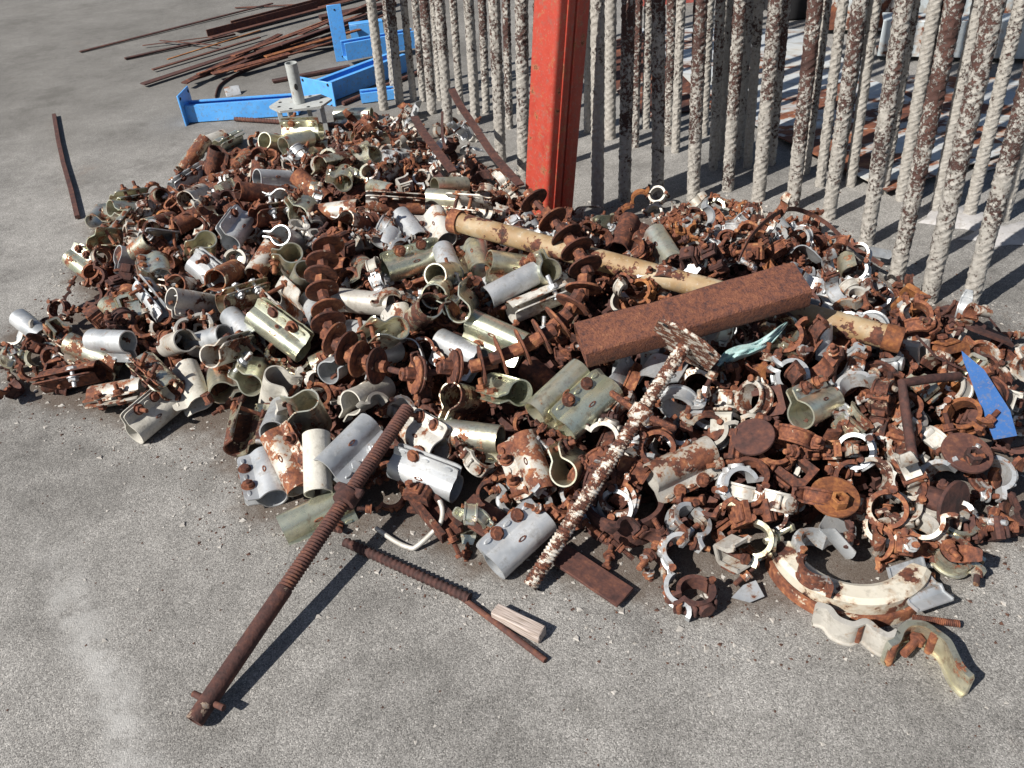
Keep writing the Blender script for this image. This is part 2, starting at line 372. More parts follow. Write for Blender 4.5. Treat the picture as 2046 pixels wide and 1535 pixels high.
def rebar_mesh(name, r0, L, pitch, slope, hand, rib=.0012, cut=.7):
    seg, step = 28, pitch / 9; n = int(min(L, cut) / step); b = MB(); vs = []; zz = [i * step for i in range(n + 1)] + [cut + (L - cut) * i / 12 for i in range(1, 13)]
    for z in zz:
        for k in range(seg):
            a = 2 * pi * k / seg; h = 0
            lon = min(abs(((a + pi / 2) % pi) - pi / 2), 9)
            if lon < .16: h = rib * 1.25
            else:
                u = ((a % pi) / pi); ph = ((z / pitch) + hand * slope * u + (.5 if a > pi else 0)) % 1.0
                h = rib * max(0, 1 - abs(ph - .5) / .17) ** .5 if abs(ph - .5) < .17 else 0
            h += .0005 * sin(z * 191 + a * 3) + .0006 * sin(z * 87 + a * 5) + .0005 * sin(z * 311 - a * 4)
            vs.append(((r0 + h) * cos(a), (r0 + h) * sin(a), z))
    for i in range(len(zz) - 1):
        for k in range(seg): b.f.append((i * seg + k, i * seg + (k + 1) % seg, (i + 1) * seg + (k + 1) % seg, (i + 1) * seg + k))
    b.v = vs; b.f.append(tuple(range((len(zz) - 1) * seg, len(zz) * seg)))
    return b.mesh(name, 60)
RB = [rebar_mesh('rebar_thick', .0168, 2.0, .0165, 1.9, -1), rebar_mesh('rebar_thick_other_hand', .0168, 2.0, .017, 1.9, 1),
      rebar_mesh('rebar_thin', .0128, 2.0, .015, 1.7, -1), rebar_mesh('rebar_spiral', .0146, 2.0, .011, 2.0, -1, .0010)]
BARS = [  # base pixel, upper pixel, mesh, brownness
    (768, 224, 741, 0, 1, .35), (799, 212, 779, 0, 1, .55), (827, 206, 806, 0, 2, .5), (864, 232, 847, 0, 1, .6), (897, 270, 878, 0, 1, .45),
    (921, 232, 905, 0, 2, .5), (951, 246, 936, 0, 1, .3), (972, 232, 963, 0, 2, .6), (1001, 330, 987, 0, 1, .45), (1018, 262, 1011, 0, 2, .7),
    (1046, 362, 1042, 0, 0, .5), (1068, 300, 1074, 0, 2, .5), (1174, 270, 1177, 0, 2, .3), (1194, 426, 1194, 0, 0, .15), (1219, 282, 1220, 0, 1, .3),
    (1247, 408, 1256, 0, 0, .62), (1314, 398, 1316, 0, 0, .55), (1349, 310, 1361, 0, 2, .3), (1384, 406, 1400, 0, 0, .6), (1406, 276, 1418, 0, 2, .35),
    (1438, 324, 1455, 0, 3, .2), (1453, 386, 1478, 0, 0, .6), (1493, 340, 1517, 0, 2, .3), (1514, 406, 1551, 0, 0, .5), (1582, 424, 1630, 0, 0, .7),
    (1637, 378, 1685, 0, 2, .25), (1654, 443, 1719, 0, 0, .55), (1698, 378, 1750, 0, 2, .3), (1729, 495, 1808, 0, 0, .5), (1763, 392, 1828, 0, 2, .4),
    (1798, 406, 1869, 0, 3, .1), (1787, 569, 1910, 0, 0, .68), (1869, 430, 1958, 0, 3, .25), (1852, 610, 1989, 0, 0, .55), (1934, 440, 2037, 17, 3, .3),
    (1931, 627, 2046, 205, 0, .5), (2003, 446, 2046, 291, 2, .35), (788, 196, 770, 0, 2, .6), (846, 208, 829, 0, 2, .6), (880, 205, 866, 0, 2, .5),
    (1268, 300, 1275, 0, 2, .7), (1290, 262, 1296, 0, 2, .5), (1424, 345, 1440, 0, 2, .55), (1540, 335, 1570, 0, 2, .6), (1608, 352, 1652, 0, 2, .5), (1672, 366, 1728, 0, 2, .6), (1742, 372, 1800, 0, 2, .45), (1826, 405, 1893, 0, 2, .6), (1895, 424, 1985, 0, 2, .5), (1336, 296, 1342, 0, 2, .6), (1476, 322, 1497, 0, 2, .5)]
BARPTS = []
def add_bar(i, bx, by, tx, ty, k, br):
    B = gp(bx, by, -.01); nrm = (B - EYE).cross(ray(tx, ty)).normalized()
    up = Vector((0, 0, 1)); dr = (up - nrm * up.dot(nrm)).normalized()
    M = Vector((0, 0, 1)).rotation_difference(dr).to_matrix().to_4x4() @ Matrix.Rotation(rnd.uniform(0, 6.28), 4, 'Z'); M.translation = B
    o = link('starter_bar', RB[k], REBAR, rust=br, M=M)
    WHAT = {0: 'thick ribbed', 1: 'thick ribbed', 2: 'slim ribbed', 3: 'slim close-ribbed'}; what = WHAT[k]
    look = 'mostly brown, white-flecked' if br > .57 else ('half white, half brown' if br > .4 else 'nearly all grout-white')
    ORD = ('first', 'second', 'third', 'fourth', 'fifth', 'sixth', 'seventh', 'eighth', 'ninth', 'tenth', 'eleventh', 'twelfth', 'thirteenth', 'fourteenth', 'fifteenth', 'sixteenth', 'seventeenth', 'eighteenth', 'nineteenth', 'twentieth')
    kin = sorted([c for c in BARS if (c[0] < 1090) == (bx < 1090) and what == WHAT[c[4]]], key=lambda c: abs(c[0] - 1090))
    nth = [c[0] for c in kin].index(bx)
    if bx < 1060: pl, gr = 'behind the heap by the blue beams', 'bars by the blue beams'
    elif bx < 1300: pl, gr = 'close to the red post', 'bars close to the red post'
    else: pl, gr = 'before the rusty white sheets', 'bars before the white sheets'
    side = 'blue beams' if bx < 1090 else 'white sheets'
    tag(o, f'{what} bar {look}, {ORD[min(nth, 19)]} such from red post towards {side}', 'steel bar', f'{what} starter {gr}')
    BARPTS.append(B)
for i, a in enumerate(BARS): add_bar(i, *a)
# small collars of spilled grout on the slab round two bars
for (x, y, rx, ry) in ((1912, 440, .085, .06), (2030, 470, .12, .06)):
    c = gp(x, y); b = MB(); n = 22
    rr = [1 + .22 * sin(k * 1.9) + .12 * sin(k * 3.7) for k in range(n)]
    vs = [(rx * q * cos(2 * pi * k / n) * s, ry * q * sin(2 * pi * k / n) * s, z) for s, z in ((1, .001), (.86, .007), (.4, .011)) for k, q in enumerate(rr)]
    b.add(vs, [(j * n + k, j * n + (k + 1) % n, (j + 1) * n + (k + 1) % n, (j + 1) * n + k) for j in range(2) for k in range(n)] + [tuple(range(2 * n, 3 * n))])
    o = link('grout_spill', b.mesh('grout_spill'), metal('dried_grout', [(.34, .33, .33), (.44, .43, .43)], 0, .9, fixed_rust=0.0), M=Matrix.Translation(c))
    tag(o, 'smooth pale patch of spilled grout at the foot of slim bars', 'grout', 'grout spills')

# ------------------------------------------------------------------ red post
def red_post():
    B = gp(1092, 470, 0); nrm = (B - EYE).cross(ray(1123, 0)).normalized(); up = Vector((0, 0, 1)); dr = (up - nrm * up.dot(nrm)).normalized()
    M = Vector((0, 0, 1)).rotation_difference(dr).to_matrix().to_4x4() @ Matrix.Rotation(radians(-57), 4, 'Z'); M.translation = B
    red = metal('red_oxide_paint', [(.33, .040, .026), (.39, .052, .032), (.36, .046, .030)], 0, .5, fixed_rust=.2, scale=34, bump=.1, spk=.12)
    e = link('red_post', None, M=M)
    tag(e, 'red painted square steel post with seamed side rising from the heap', 'post')
    w_, L = .094, 2.1
    a = w_ / 2; t = .004; r_ = .009
    def rnd_sq():
        # open channel section whose lips close on one face with a narrow seam
        pts = []
        for cx, cy, a0 in ((a - r_, -a + r_, -90), (a - r_, a - r_, 0), (-a + r_, a - r_, 90), (-a + r_, -a + r_, 180)):
            for k in range(5): an = radians(a0 + 90 * k / 4); pts.append((cx + r_ * cos(an), cy + r_ * sin(an)))
        return pts
    pr = rnd_sq(); n = len(pr)
    b = MB().add([(x, y, z) for z in (0, L) for x, y in pr], [(k, (k + 1) % n, n + (k + 1) % n, n + k) for k in range(n)] + [tuple(range(n, 2 * n))])
    link('post_tube', b.mesh('post_tube'), red, e)
    for s in (-1, 1):      # two folded lips on the seam face
        link('seam_lip', mbox(.005, .020, L - .004, (a + .0015, s * .0128, L / 2), .0018, 2).mesh('seam_lip'), red, e)
    return e
red_post()

# ------------------------------------------------------------------ blue steel
BLUE = metal('blue_paint', [(.085, .34, .78), (.11, .40, .86)], 0, .4, fixed_rust=.08, scale=40, bump=.05, spk=.06)
BLUED = metal('dull_blue_paint', [(.006, .07, .24), (.01, .09, .30)], 0, .75, fixed_rust=.1, scale=60, bump=.1, spk=.05)
def channel(L, wid, hgt, t):                     # lipped channel along x, open side up
    a, h = wid / 2, hgt; lip = wid * .22
    p = [(-a + lip, h), (-a, h), (-a, 0), (a, 0), (a, h), (a - lip, h), (a - lip, h - t), (a - t, h - t), (a - t, t), (-a + t, t), (-a + t, h - t), (-a + lip, h - t)]
    n = len(p); b = MB().add([(x, y, z) for x in (0, L) for y, z in p], [(k, (k + 1) % n, n + (k + 1) % n, n + k) for k in range(n)])
    b.f += [tuple(range(n)), tuple(range(n, 2 * n))]
    return b
def blue_beam(p0, p1, z, wid, hgt, plate, label, platesz=(.006, .12, .12), roll=0, plate2=False):
    A, B = gp(*p0, z), gp(*p1, z); ax = B - A; L = ax.length
    M = basis(ax, (0, 0, 1), A) @ Matrix.Rotation(roll, 4, 'X')
    e = link('blue_beam', None, M=M); tag(e, label, 'steel beam')
    link('beam_channel', channel(L, wid, hgt, .004).mesh('beam_channel', 25), BLUE, e)
    if plate:
        pm = MB().join(mbox(platesz[0], platesz[1], platesz[2], (-.004, 0, hgt / 2 + .0), .0012))
        po = link('end_plate', pm.mesh('end_plate'), BLUE, e)
        for sy, sz in ((-1, -1), (1, -1), (-1, 1), (1, 1)):
            link('bolt_hole', mlathe([(-.0045, .006), (.0045, .006)], 12).xf(Matrix.Translation((-.004, sy * platesz[1] * .38, hgt / 2 + sz * platesz[2] * .4)) @ Matrix.Rotation(pi / 2, 4, 'Y')).mesh('bolt_hole'), metal_black(), po)
    return e
_blk = []
def metal_black():
    if not _blk:
        m = bpy.data.materials.new('black_hole'); m.use_nodes = True; m.node_tree.nodes['Principled BSDF'].inputs['Base Color'].default_value = (.01, .01, .012, 1)
        m.node_tree.nodes['Principled BSDF'].inputs['Roughness'].default_value = .8; _blk.append(m)
    return _blk[0]
blue_beam((383, 239), (600, 224), .004, .07, .062, True, 'short blue channel beam with a wide end plate, lying behind the grey jack head', (.006, .125, .155))
blue_beam((640, 203), (800, 140), .004, .09, .07, True, 'blue channel beam with square end plate and open trough between bars and jack head', (.006, .19, .10), 0)
blue_beam((690, 118), (830, 92), .03, .07, .07, False, 'blue channel beam lying beyond the others, half hidden by the bars')
blue_beam((722, 202), (800, 192), .004, .06, .035, False, 'low blue channel end showing beside the outermost bar')
# upright blue plate leaning against the far beam
A = gp(686, 122, 0); A2 = gp(700, 122, 0)
e = link('blue_plate', mbox(.062, .006, .235, (0, 0, .1175), .001).mesh('blue_plate'), BLUE, M=Matrix.Translation(A) @ Matrix.Rotation(radians(12), 4, 'Z'))
tag(e, 'tall narrow blue steel plate standing upright beyond the heap', 'steel plate')
for z in (.02, .215): link('bolt_hole', mlathe([(-.0045, .004), (.0045, .004)], 10).xf(Matrix.Translation((0, 0, z)) @ Matrix.Rotation(pi / 2, 4, 'X')).mesh('bolt_hole'), metal_black(), e)
e = link('blue_bracket', None, M=Matrix.Translation(gp(735, 75, .0)) @ Matrix.Rotation(radians(10), 4, 'Z')); tag(e, 'blue steel bracket beside the tall blue plate', 'bracket')
link('bracket_web', mbox(.16, .05, .006, (0, 0, .07), .001).mesh('bracket_web'), BLUE, e); link('bracket_leg', mbox(.16, .006, .067, (0, -.022, .0335), .001).mesh('bracket_leg'), BLUE, e)

# ------------------------------------------------------------------ rusty flat bars and angles far behind
FLATS = [  # x1 y1 x2 y2 width thick z material rust shape
    (160, 105, 545, 8, .016, .006, .004, 'd', 1, 'f'), (250, 119, 470, 70, .02, .008, .004, 'd', 1, 'f'), (285, 170, 600, 66, .035, .006, .012, 'd', 1, 'f'),
    (335, 120, 520, 62, .014, .005, .022, 'o', .9, 'f'), (305, 141, 520, 76, .018, .006, .01, 'd', 1, 'f'), (368, 168, 560, 70, .03, .006, .026, 'r', 1, 'f'),
    (380, 162, 640, 78, .03, .006, .018, 'd', 1, 'f'), (440, 145, 640, 60, .025, .006, .03, 'd', 1, 'f'), (420, 76, 640, 18, .045, .03, .03, 'd', 1, 'a'),
    (470, 62, 745, -12, .055, .035, .012, 'd', 1, 'a'), (520, 110, 740, 80, .035, .01, .012, 'd', 1, 'f'), (560, 92, 760, 20, .03, .006, .045, 'd', 1, 'f'),
    (600, 70, 780, -10, .04, .006, .05, 'r', 1, 'f'), (470, 17, 640, 8, .014, .006, .003, 'd', 1, 'f'), (530, 115, 720, 60, .025, .006, .04, 'o', .9, 'f'),
    (395, 150, 700, 40, .022, .006, .036, 'r', .95, 'f'), (320, 82, 440, 92, .012, .004, .016, 'd', 1, 'f'), (640, 40, 790, 10, .04, .02, .03, 'd', 1, 'f'),
    (545, 165, 700, 135, .03, .01, .003, 'd', 1, 'f'), (285, 92, 420, 75, .012, .004, .012, 'd', 1, 'f')]
frg = random.Random(21)
for k in range(10):
    x_ = frg.uniform(400, 560); y_ = 150 - (x_ - 400) * .28 + frg.uniform(-38, 16); l_ = frg.uniform(140, 260); sl_ = frg.uniform(-.42, -.25)
    FLATS.append((x_, y_, x_ + l_, y_ + l_ * sl_, frg.choice((.014, .022, .03, .036)), .006, .01 + .004 * k, frg.choice('rrrrd'), .97, 'f'))
for i, (x1, y1, x2, y2, wd, th, z, mt, ru, sh) in enumerate(FLATS):
    A, B = gp(x1, y1, z), gp(x2, y2, z + .004); ax = B - A; L = ax.length
    if sh == 'a': bb = mbox(L, wd, .005, (L / 2, 0, .0025), .001).join(mbox(L, .005, wd * .8, (L / 2, wd / 2, wd * .4), .001))
    else: bb = mbox(L, wd, th, (L / 2, 0, th / 2), .001)
    o = link('rusty_angle_bar' if sh == 'a' else 'rusty_flat_bar', bb.mesh('rusty_flat_bar'), mt, rust=ru, M=basis(ax, (0, 0, 1), A) @ Matrix.Rotation(rnd.uniform(-.15, .15), 4, 'X'))
    c = {'d': 'dark brown', 'o': 'orange', 'r': 'reddish'}[mt]; kd = 'angle bar' if sh == 'a' else 'flat bar'
    wd_ = 'narrow' if wd < .017 else ('broad' if wd > .029 else 'middling')
    pl = ('topmost', 'high', 'low', 'lowest')[0 if z > .045 else 1 if z > .028 else 2 if z > .011 else 3]; ln = 'long' if L > 1.2 else ('short' if L < .6 else 'medium-length')
    tag(o, f'{ln} {wd_} {c} rusted steel {kd}, {pl} in the bundle beyond the blue beams', 'steel bar', f'{ln} {wd_} {c} {kd}s {pl} in the bundle')
def curve_bar(name, pts, w_, t_, mt, rust, label, cat, z=None, sm=True, hgt=False):
    P = [Vector(p) for p in pts]
    if sm:
        Q = []
        for i in range(len(P) - 1):
            p0, p1, p2, p3 = P[max(i - 1, 0)], P[i], P[i + 1], P[min(i + 2, len(P) - 1)]
            for k in range(8):
                t = k / 8; Q.append(.5 * ((2 * p1) + (p2 - p0) * t + (2 * p0 - 5 * p1 + 4 * p2 - p3) * t * t + (3 * p1 - p0 - 3 * p2 + p3) * t ** 3))
        P = Q + [P[-1]]
    vs = []; fs = []
    for i, p in enumerate(P):
        tg = (P[min(i + 1, len(P) - 1)] - P[max(i - 1, 0)]).normalized(); sd = tg.cross(Vector((0, 0, 1)))
        sd = sd.normalized() if sd.length > .05 else Vector((1, 0, 0)); nn = sd.cross(tg)
        if hgt: sd, nn = nn, sd
        for a, c in ((-1, 0), (1, 0), (1, 1), (-1, 1)): vs.append(p + sd * a * w_ / 2 + nn * c * t_)
    for i in range(len(P) - 1):
        for k in range(4): fs.append((i * 4 + k, i * 4 + (k + 1) % 4, i * 4 + 4 + (k + 1) % 4, i * 4 + 4 + k))
    fs += [(0, 1, 2, 3), tuple(range(len(vs) - 4, len(vs)))]
    c = sum(P, Vector()) / len(P)
    o = link(name, MB().add([v - c for v in vs], fs).mesh(name), mt, rust=rust, M=Matrix.Translation(c))
    return tag(o, label, cat)
curve_bar('bent_flat_bar', [gp(430, 196, .002), gp(440, 172, .002), (gp(475, 150, .002)), gp(520, 132, .002), gp(575, 115, .002)], .02, .004, 'd', 1, 'dark flat bar bent into an arc behind the short blue beam', 'steel bar', hgt=True)
curve_bar('rusty_stick', [gp(109, 232, .004), gp(118, 285, .004), gp(128, 330, .004), gp(144, 385, .004), gp(156, 437, .004)], .014, .010, 'd', 1, 'lone kinked rusty steel strip lying on bare concrete', 'steel strip', sm=False)
o = link('ribbed_rod', mthread(.5, .008, .0012, .012).mesh('ribbed_rod'), 'd', rust=1, M=basis(gp(610, 247, .01) - gp(470, 238, .01), (0, 0, 1), gp(470, 238, .01))); tag(o, 'thin rusty ribbed rod poking out under the grey jack head', 'rod')
o = link('ribbed_rod', mthread(.5, .008, .0012, .012).mesh('ribbed_rod'), 'd', rust=1, M=basis(gp(770, 172, .01) - gp(685, 207, .01), (0, 0, 1), gp(685, 207, .01))); tag(o, 'thin rusty ribbed rod between the trough beam and the bars', 'rod')
A = gp(468, 192); o = link('grey_plate', mbox(.06, .004, .05, (0, 0, .025), .001).mesh('grey_plate'), 'g', rust=.3, M=Matrix.Translation(A) @ Matrix.Rotation(radians(20), 4, 'Z') @ Matrix.Rotation(radians(-55), 4, 'X')); tag(o, 'small grey plate propped behind the short blue beam', 'plate')

# ------------------------------------------------------------------ white sheets and channels far behind the bars
SHEETW = metal('rusted_white_sheet', [(.40, .43, .46), (.52, .55, .57), (.55, .53, .47)], .1, .5, scale=3.4, bump=.1, stretch=(1, 2.0, 1), spk=.05)
SHEETS = [  # corners in order, z, rust
    ([(1150, 110), (1290, 60), (1440, 215), (1290, 236)], .005, .66, 'brown rusted steel sheet lying beside the red post'),
    ([(1275, 58), (1610, 60), (1760, 178), (1425, 216)], .012, .3, 'white sheet with a few orange rust runs behind the bars'),
    ([(1412, 203), (1740, 160), (2030, 300), (1774, 384)], .019, .45, 'white sheet with wide brown rust patches, its corner towards the bars'),
    ([(1760, 150), (2046, 160), (2200, 280), (1960, 345)], .005, .42, 'pale sheet with rust streaks under the steel channels')]
for c, z, ru, lb in SHEETS:
    P = [gp(x, y, z) for x, y in c]; o0 = P[0]; ax = (P[1] - P[0]).normalized(); M = basis(ax, (0, 0, 1), o0); Mi = M.inverted()
    q = [Mi @ p for p in P]; vs = []; n = 10
    def bil(u, v): return (q[0] * (1 - u) + q[1] * u) * (1 - v) + (q[3] * (1 - u) + q[2] * u) * v
    b = MB(); k = n + 1
    for dz in (0, .003):
        for j in range(k):
            for i in range(k):
                p = bil(i / n, j / n); p.z = dz + .0012 * sin(i * 1.9 + j) + .0012; b.v.append(tuple(p))
    b.f += [(j * k + i, j * k + i + 1, (j + 1) * k + i + 1, (j + 1) * k + i) for j in range(n) for i in range(n)]
    b.f += [tuple(x + k * k for x in f) for f in b.f[:]]
    rim = [i for i in range(k)] + [j * k + n for j in range(1, k)] + [n * k + i for i in range(n - 1, -1, -1)] + [j * k for j in range(n - 1, 0, -1)]
    b.f += [(rim[i], rim[(i + 1) % len(rim)], rim[(i + 1) % len(rim)] + k * k, rim[i] + k * k) for i in range(len(rim))]
    tag(link('steel_sheet', b.mesh('steel_sheet'), SHEETW, rust=ru, M=M), lb, 'steel sheet')
PALE = metal('pale_painted_channel', [(.40, .45, .48), (.50, .54, .56)], 0, .5, scale=7, bump=.05, spk=.05)
def far_channel(p0, p1, z, w_, h_, ru, lb):
    A, B = gp(*p0, z), gp(*p1, z); ax = B - A
    o = link('steel_channel', None, M=basis(ax, (0, 0, 1), A)); tag(o, lb, 'steel channel')
    L = ax.length
    link('channel_web', mbox(L, .008, h_, (L / 2, 0, h_ / 2), .002).mesh('channel_web'), PALE, o, ru)
    link('top_flange', mbox(L, w_, .008, (L / 2, w_ / 2 + .0045, h_ - .004), .002).mesh('top_flange'), PALE, o, ru)
    link('bottom_flange', mbox(L, w_, .008, (L / 2, w_ / 2 + .0045, .004), .002).mesh('bottom_flange'), PALE, o, ru)
far_channel((1752, 112), (2250, 122), .02, .12, .13, .28, 'long pale channel lying lowest behind the rusted sheets')
far_channel((1640, 60), (2250, 66), .02, .25, .16, .3, 'long pale channel lying beyond, above the lowest one')
far_channel((1700, 5), (2250, 30), .02, .25, .30, .25, 'deep pale channel with rusty edge at the very back')
Bk = gp(1612, 46); o = link('dark_void_box', None, M=Matrix.Translation(Bk + Vector((0, .3, 0)))); tag(o, 'black box standing in for a dark shaded void behind the pale channels', 'box')  # solid black box added to stand in for the dark shaded void
link('void_body', mbox(.22, .5, .4, (0, 0, .2), .01).mesh('void_body'), metal_black(), o); link('void_top', mbox(.24, .52, .02, (0, 0, .412), .004).mesh('void_top'), metal_black(), o)
A, B = gp(1270, 14), gp(1400, 4); o = link('red_beam', None, M=basis(B - A, (0, 0, 1), A)); tag(o, 'faded red beam end lying far behind the bars', 'steel beam')
REDF = metal('faded_red_paint', [(.32, .07, .06), (.4, .1, .08)], 0, .6, fixed_rust=.1, scale=20)
Lb = (B - A).length; link('web', mbox(Lb, .006, .1, (Lb / 2, 0, .05), .001).mesh('web'), REDF, o); link('flange', mbox(Lb, .1, .006, (Lb / 2, 0, .103), .001).mesh('flange'), REDF, o)

# ------------------------------------------------------------------ grey jack head standing at the back of the heap
def jack_head():
    P = gp(601, 207, .115); M = Matrix.Translation(P) @ Matrix.Rotation(radians(8), 4, 'Z') @ Matrix.Rotation(radians(3), 4, 'X')
    e = link('prop_jack_top', None, M=M); tag(e, 'grey jack head: holed hexagonal plate with upright tube and legs below', 'jack head')
    h = [(.108 * cos(radians(a)) * (1 if k % 2 else 1), .078 * sin(radians(a))) for k, a in enumerate((0, 50, 130, 180, 230, 310))]
    b = MB().add([(x, y, z) for z in (-.004, .004) for x, y in h], [tuple(range(6)), tuple(range(6, 12))] + [(k, (k + 1) % 6, 6 + (k + 1) % 6, 6 + k) for k in range(6)])
    GR = metal('grey_primer', [(.36, .38, .38), (.44, .46, .45)], .0, .6, fixed_rust=.08, scale=40, bump=.1)
    pl = link('head_plate', b.mesh('head_plate'), GR, e)
    for a in range(0, 360, 45):
        link('hole', mlathe([(-.0048, .006), (.0048, .006)], 10).xf(Matrix.Translation((.078 * cos(radians(a + 20)), .055 * sin(radians(a + 20)), 0))).mesh('hole'), metal_black(), pl)
    tb = link('tube', mpipe(.135, .0205, .003, 20).xf(Matrix.Translation((-.004, .0, .072)) @ Matrix.Rotation(radians(-90), 4, 'Y')).mesh('tube'), GR, e)
    link('tube_slot', mlathe([(0, .0075), (.003, .0075)], 12).xf(Matrix.Translation((-.002, -.0195, .065)) @ Matrix.Rotation(pi / 2, 4, 'X') @ Matrix.Diagonal((.8, 1.5, 1, 1))).mesh('tube_slot'), metal_black(), tb)
    for x, y in ((-.075, -.03), (-.035, -.05), (.07, -.03), (.02, .05), (-.05, .05)):
        link('leg', mbox(.016, .006, .1, (x, y, -.055), .001).mesh('leg'), GR, e)
    LANDMARKS.append(('the grey jack head', [P]))
jack_head()

# ------------------------------------------------------------------ prototypes for the heap
def sleeve_profile(R, gap, H, neck):
    """centre line of the keyhole section in (y, z): flange tip, neck, round the pipe, neck, flange tip"""
    th = math.asin(min(.95, (gap + .0055) / (R + .0))) ; pts = []
    a0 = pi / 2 - th - .18; half = [(gap, H), (gap, H * .55 + R * .45), (gap + .0002, R + .005), (gap + .001, R + .0012)]
    n = 22
    arc = [(R * cos(a0 - (a0 + pi / 2) * k / n), R * sin(a0 - (a0 + pi / 2) * k / n)) for k in range(n + 1)]
    right = half + arc
    left = [(-y, z) for y, z in right[::-1]][1:]
    return right + left
SLV = []
def make_sleeve(R, gap, H, L, skew=0.0, flare=0.0, half=False):
    t = .0027; pr = sleeve_profile(R, gap, H, 0)
    if half: pr = pr[:len(pr) // 2 + 6]
    n = len(pr)
    P = [Vector((y, z)) for y, z in pr]; off = []
    for i, p in enumerate(P):
        tg = (P[min(i + 1, n - 1)] - P[max(i - 1, 0)]).normalized(); nm = Vector((-tg.y, tg.x)); off.append((p + nm * t / 2, p - nm * t / 2))
    sec = [o[0] for o in off] + [o[1] for o in off[::-1]]; m_ = len(sec); zt = R + .003
    stations = [(-L / 2, .80), (-L / 2 + .0025, .90), (-L / 2 + .008, .98), (-L / 2 + .014, 1), (0, 1), (L / 2 - .014, 1), (L / 2 - .008, .98), (L / 2 - .0025, .90), (L / 2, .80)]
    b = MB()
    for x, s in stations:
        for q in sec:
            y, z = q
            if z > zt:
                z2 = zt + (z - zt) * s; k_ = (z2 - zt) / (H - zt)
                y2 = y + (flare * k_ if y > 0 else -flare * .3 * k_) + skew * k_ * (x / L); z = z2; y = y2
            b.v.append((x, y, z))
    for i in range(len(stations) - 1):
        for k in range(m_): b.f.append((i * m_ + k, i * m_ + (k + 1) % m_, (i + 1) * m_ + (k + 1) % m_, (i + 1) * m_ + k))
    for i in (0, len(stations) - 1):
        for k in range(n - 1):
            b.f.append((i * m_ + k, i * m_ + k + 1, i * m_ + m_ - 2 - k, i * m_ + m_ - 1 - k))
    # raised oval bosses pressed out of the flanges
    zc = (R + H) / 2 + .004
    for sy in ((1,) if half else (-1, 1)):
        for x in (-L * .36, L * .36, 0):
            ob = []
            for k in range(12):
                a = 2 * pi * k / 12; ob.append((x + .0082 * cos(a) if abs(cos(a)) > .3 else x + .0082 * cos(a), .0036 * sin(a)))
            y0 = sy * (gap + t / 2 - .0006) + (flare if sy > 0 else -flare * .3) * .55; y1 = y0 + sy * .0034
            b.add([(px, y0, zc + pz) for px, pz in ob] + [(x + (px - x) * .75, y1, zc + pz * .7) for px, pz in ob],
                  [tuple(range(12, 24))] + [(k, (k + 1) % 12, 12 + (k + 1) % 12, 12 + k) for k in range(12)])
    me = b.mesh('sleeve', 32)
    # rusty slot lips on both cheeks of the tube
    sl = []
    for sy in ((1,) if half else (-1, 1)):
        q = MB(); an = radians(18); cy, cz = sy * cos(an) * (R + t / 2), sin(an) * (R + t / 2)
        nrm = Vector((0, sy * cos(an), sin(an))); tn = Vector((0, -sy * sin(an), cos(an)))
        ring = [(cos(2 * pi * k / 10), sin(2 * pi * k / 10)) for k in range(10)]
        for s_, h_ in ((1, -.0004), (.92, .0014), (.62, .0016), (.5, -.0002)):
            for cx_, cz_ in ring: q.v.append(tuple(Vector((0, cy, cz)) + nrm * h_ + tn * cz_ * .0032 * s_ + Vector((cx_ * .0085 * s_, 0, 0))))
        q.f = [(j * 10 + k, j * 10 + (k + 1) % 10, (j + 1) * 10 + (k + 1) % 10, (j + 1) * 10 + k) for j in range(3) for k in range(10)] + [tuple(range(30, 40))]
        sl.append(q.mesh('slot_lip'))
    SLV.append(dict(body=me, slots=sl, L=L, R=R, zc=zc, gap=gap, flare=flare, H=H))
for a in ((.0222, .0058, .046, .117), (.0222, .0068, .048, .117, .005), (.0218, .0095, .045, .115, -.004, .005), (.023, .0052, .042, .119, .003, .002), (.0215, .0115, .045, .115, .008, .010), (.0212, .015, .043, .113, -.012, .02), (.0225, .006, .045, .116, .003, .004, True), (.022, .008, .047, .09, .004, .003)):
    make_sleeve(*a)
def hexprism(r, h, z0=0, ch=.0012): return mlathe([(z0, r - ch), (z0 + ch, r), (z0 + h - ch, r), (z0 + h, r - ch)], 6)
def sleeve_bolt(gap, long):
    """bolt across the flanges along y: head at -y, washer, shank, nut on the +y side"""
    T = Matrix.Rotation(-pi / 2, 4, 'X')
    b = MB().join(hexprism(.0092, .0062, -gap - .0085)).join(mlathe([(-gap - .0024, .0115), (-gap - .0014, .0115)], 14)).join(mlathe([(-gap - .002, .0045), (gap + .010 + long, .0045), (gap + .011 + long, .0035)], 10))
    nb = MB().join(hexprism(.0096, .008, gap + .0034)).join(mlathe([(gap + .0014, .012), (gap + .0034, .012)], 14))
    return b.xf(T).mesh('bolt'), nb.xf(T).mesh('nut')
for s in SLV: s['bolts'] = [sleeve_bolt(s['gap'] + s['flare'] * .4, l) for l in (.004, .012, .02)]

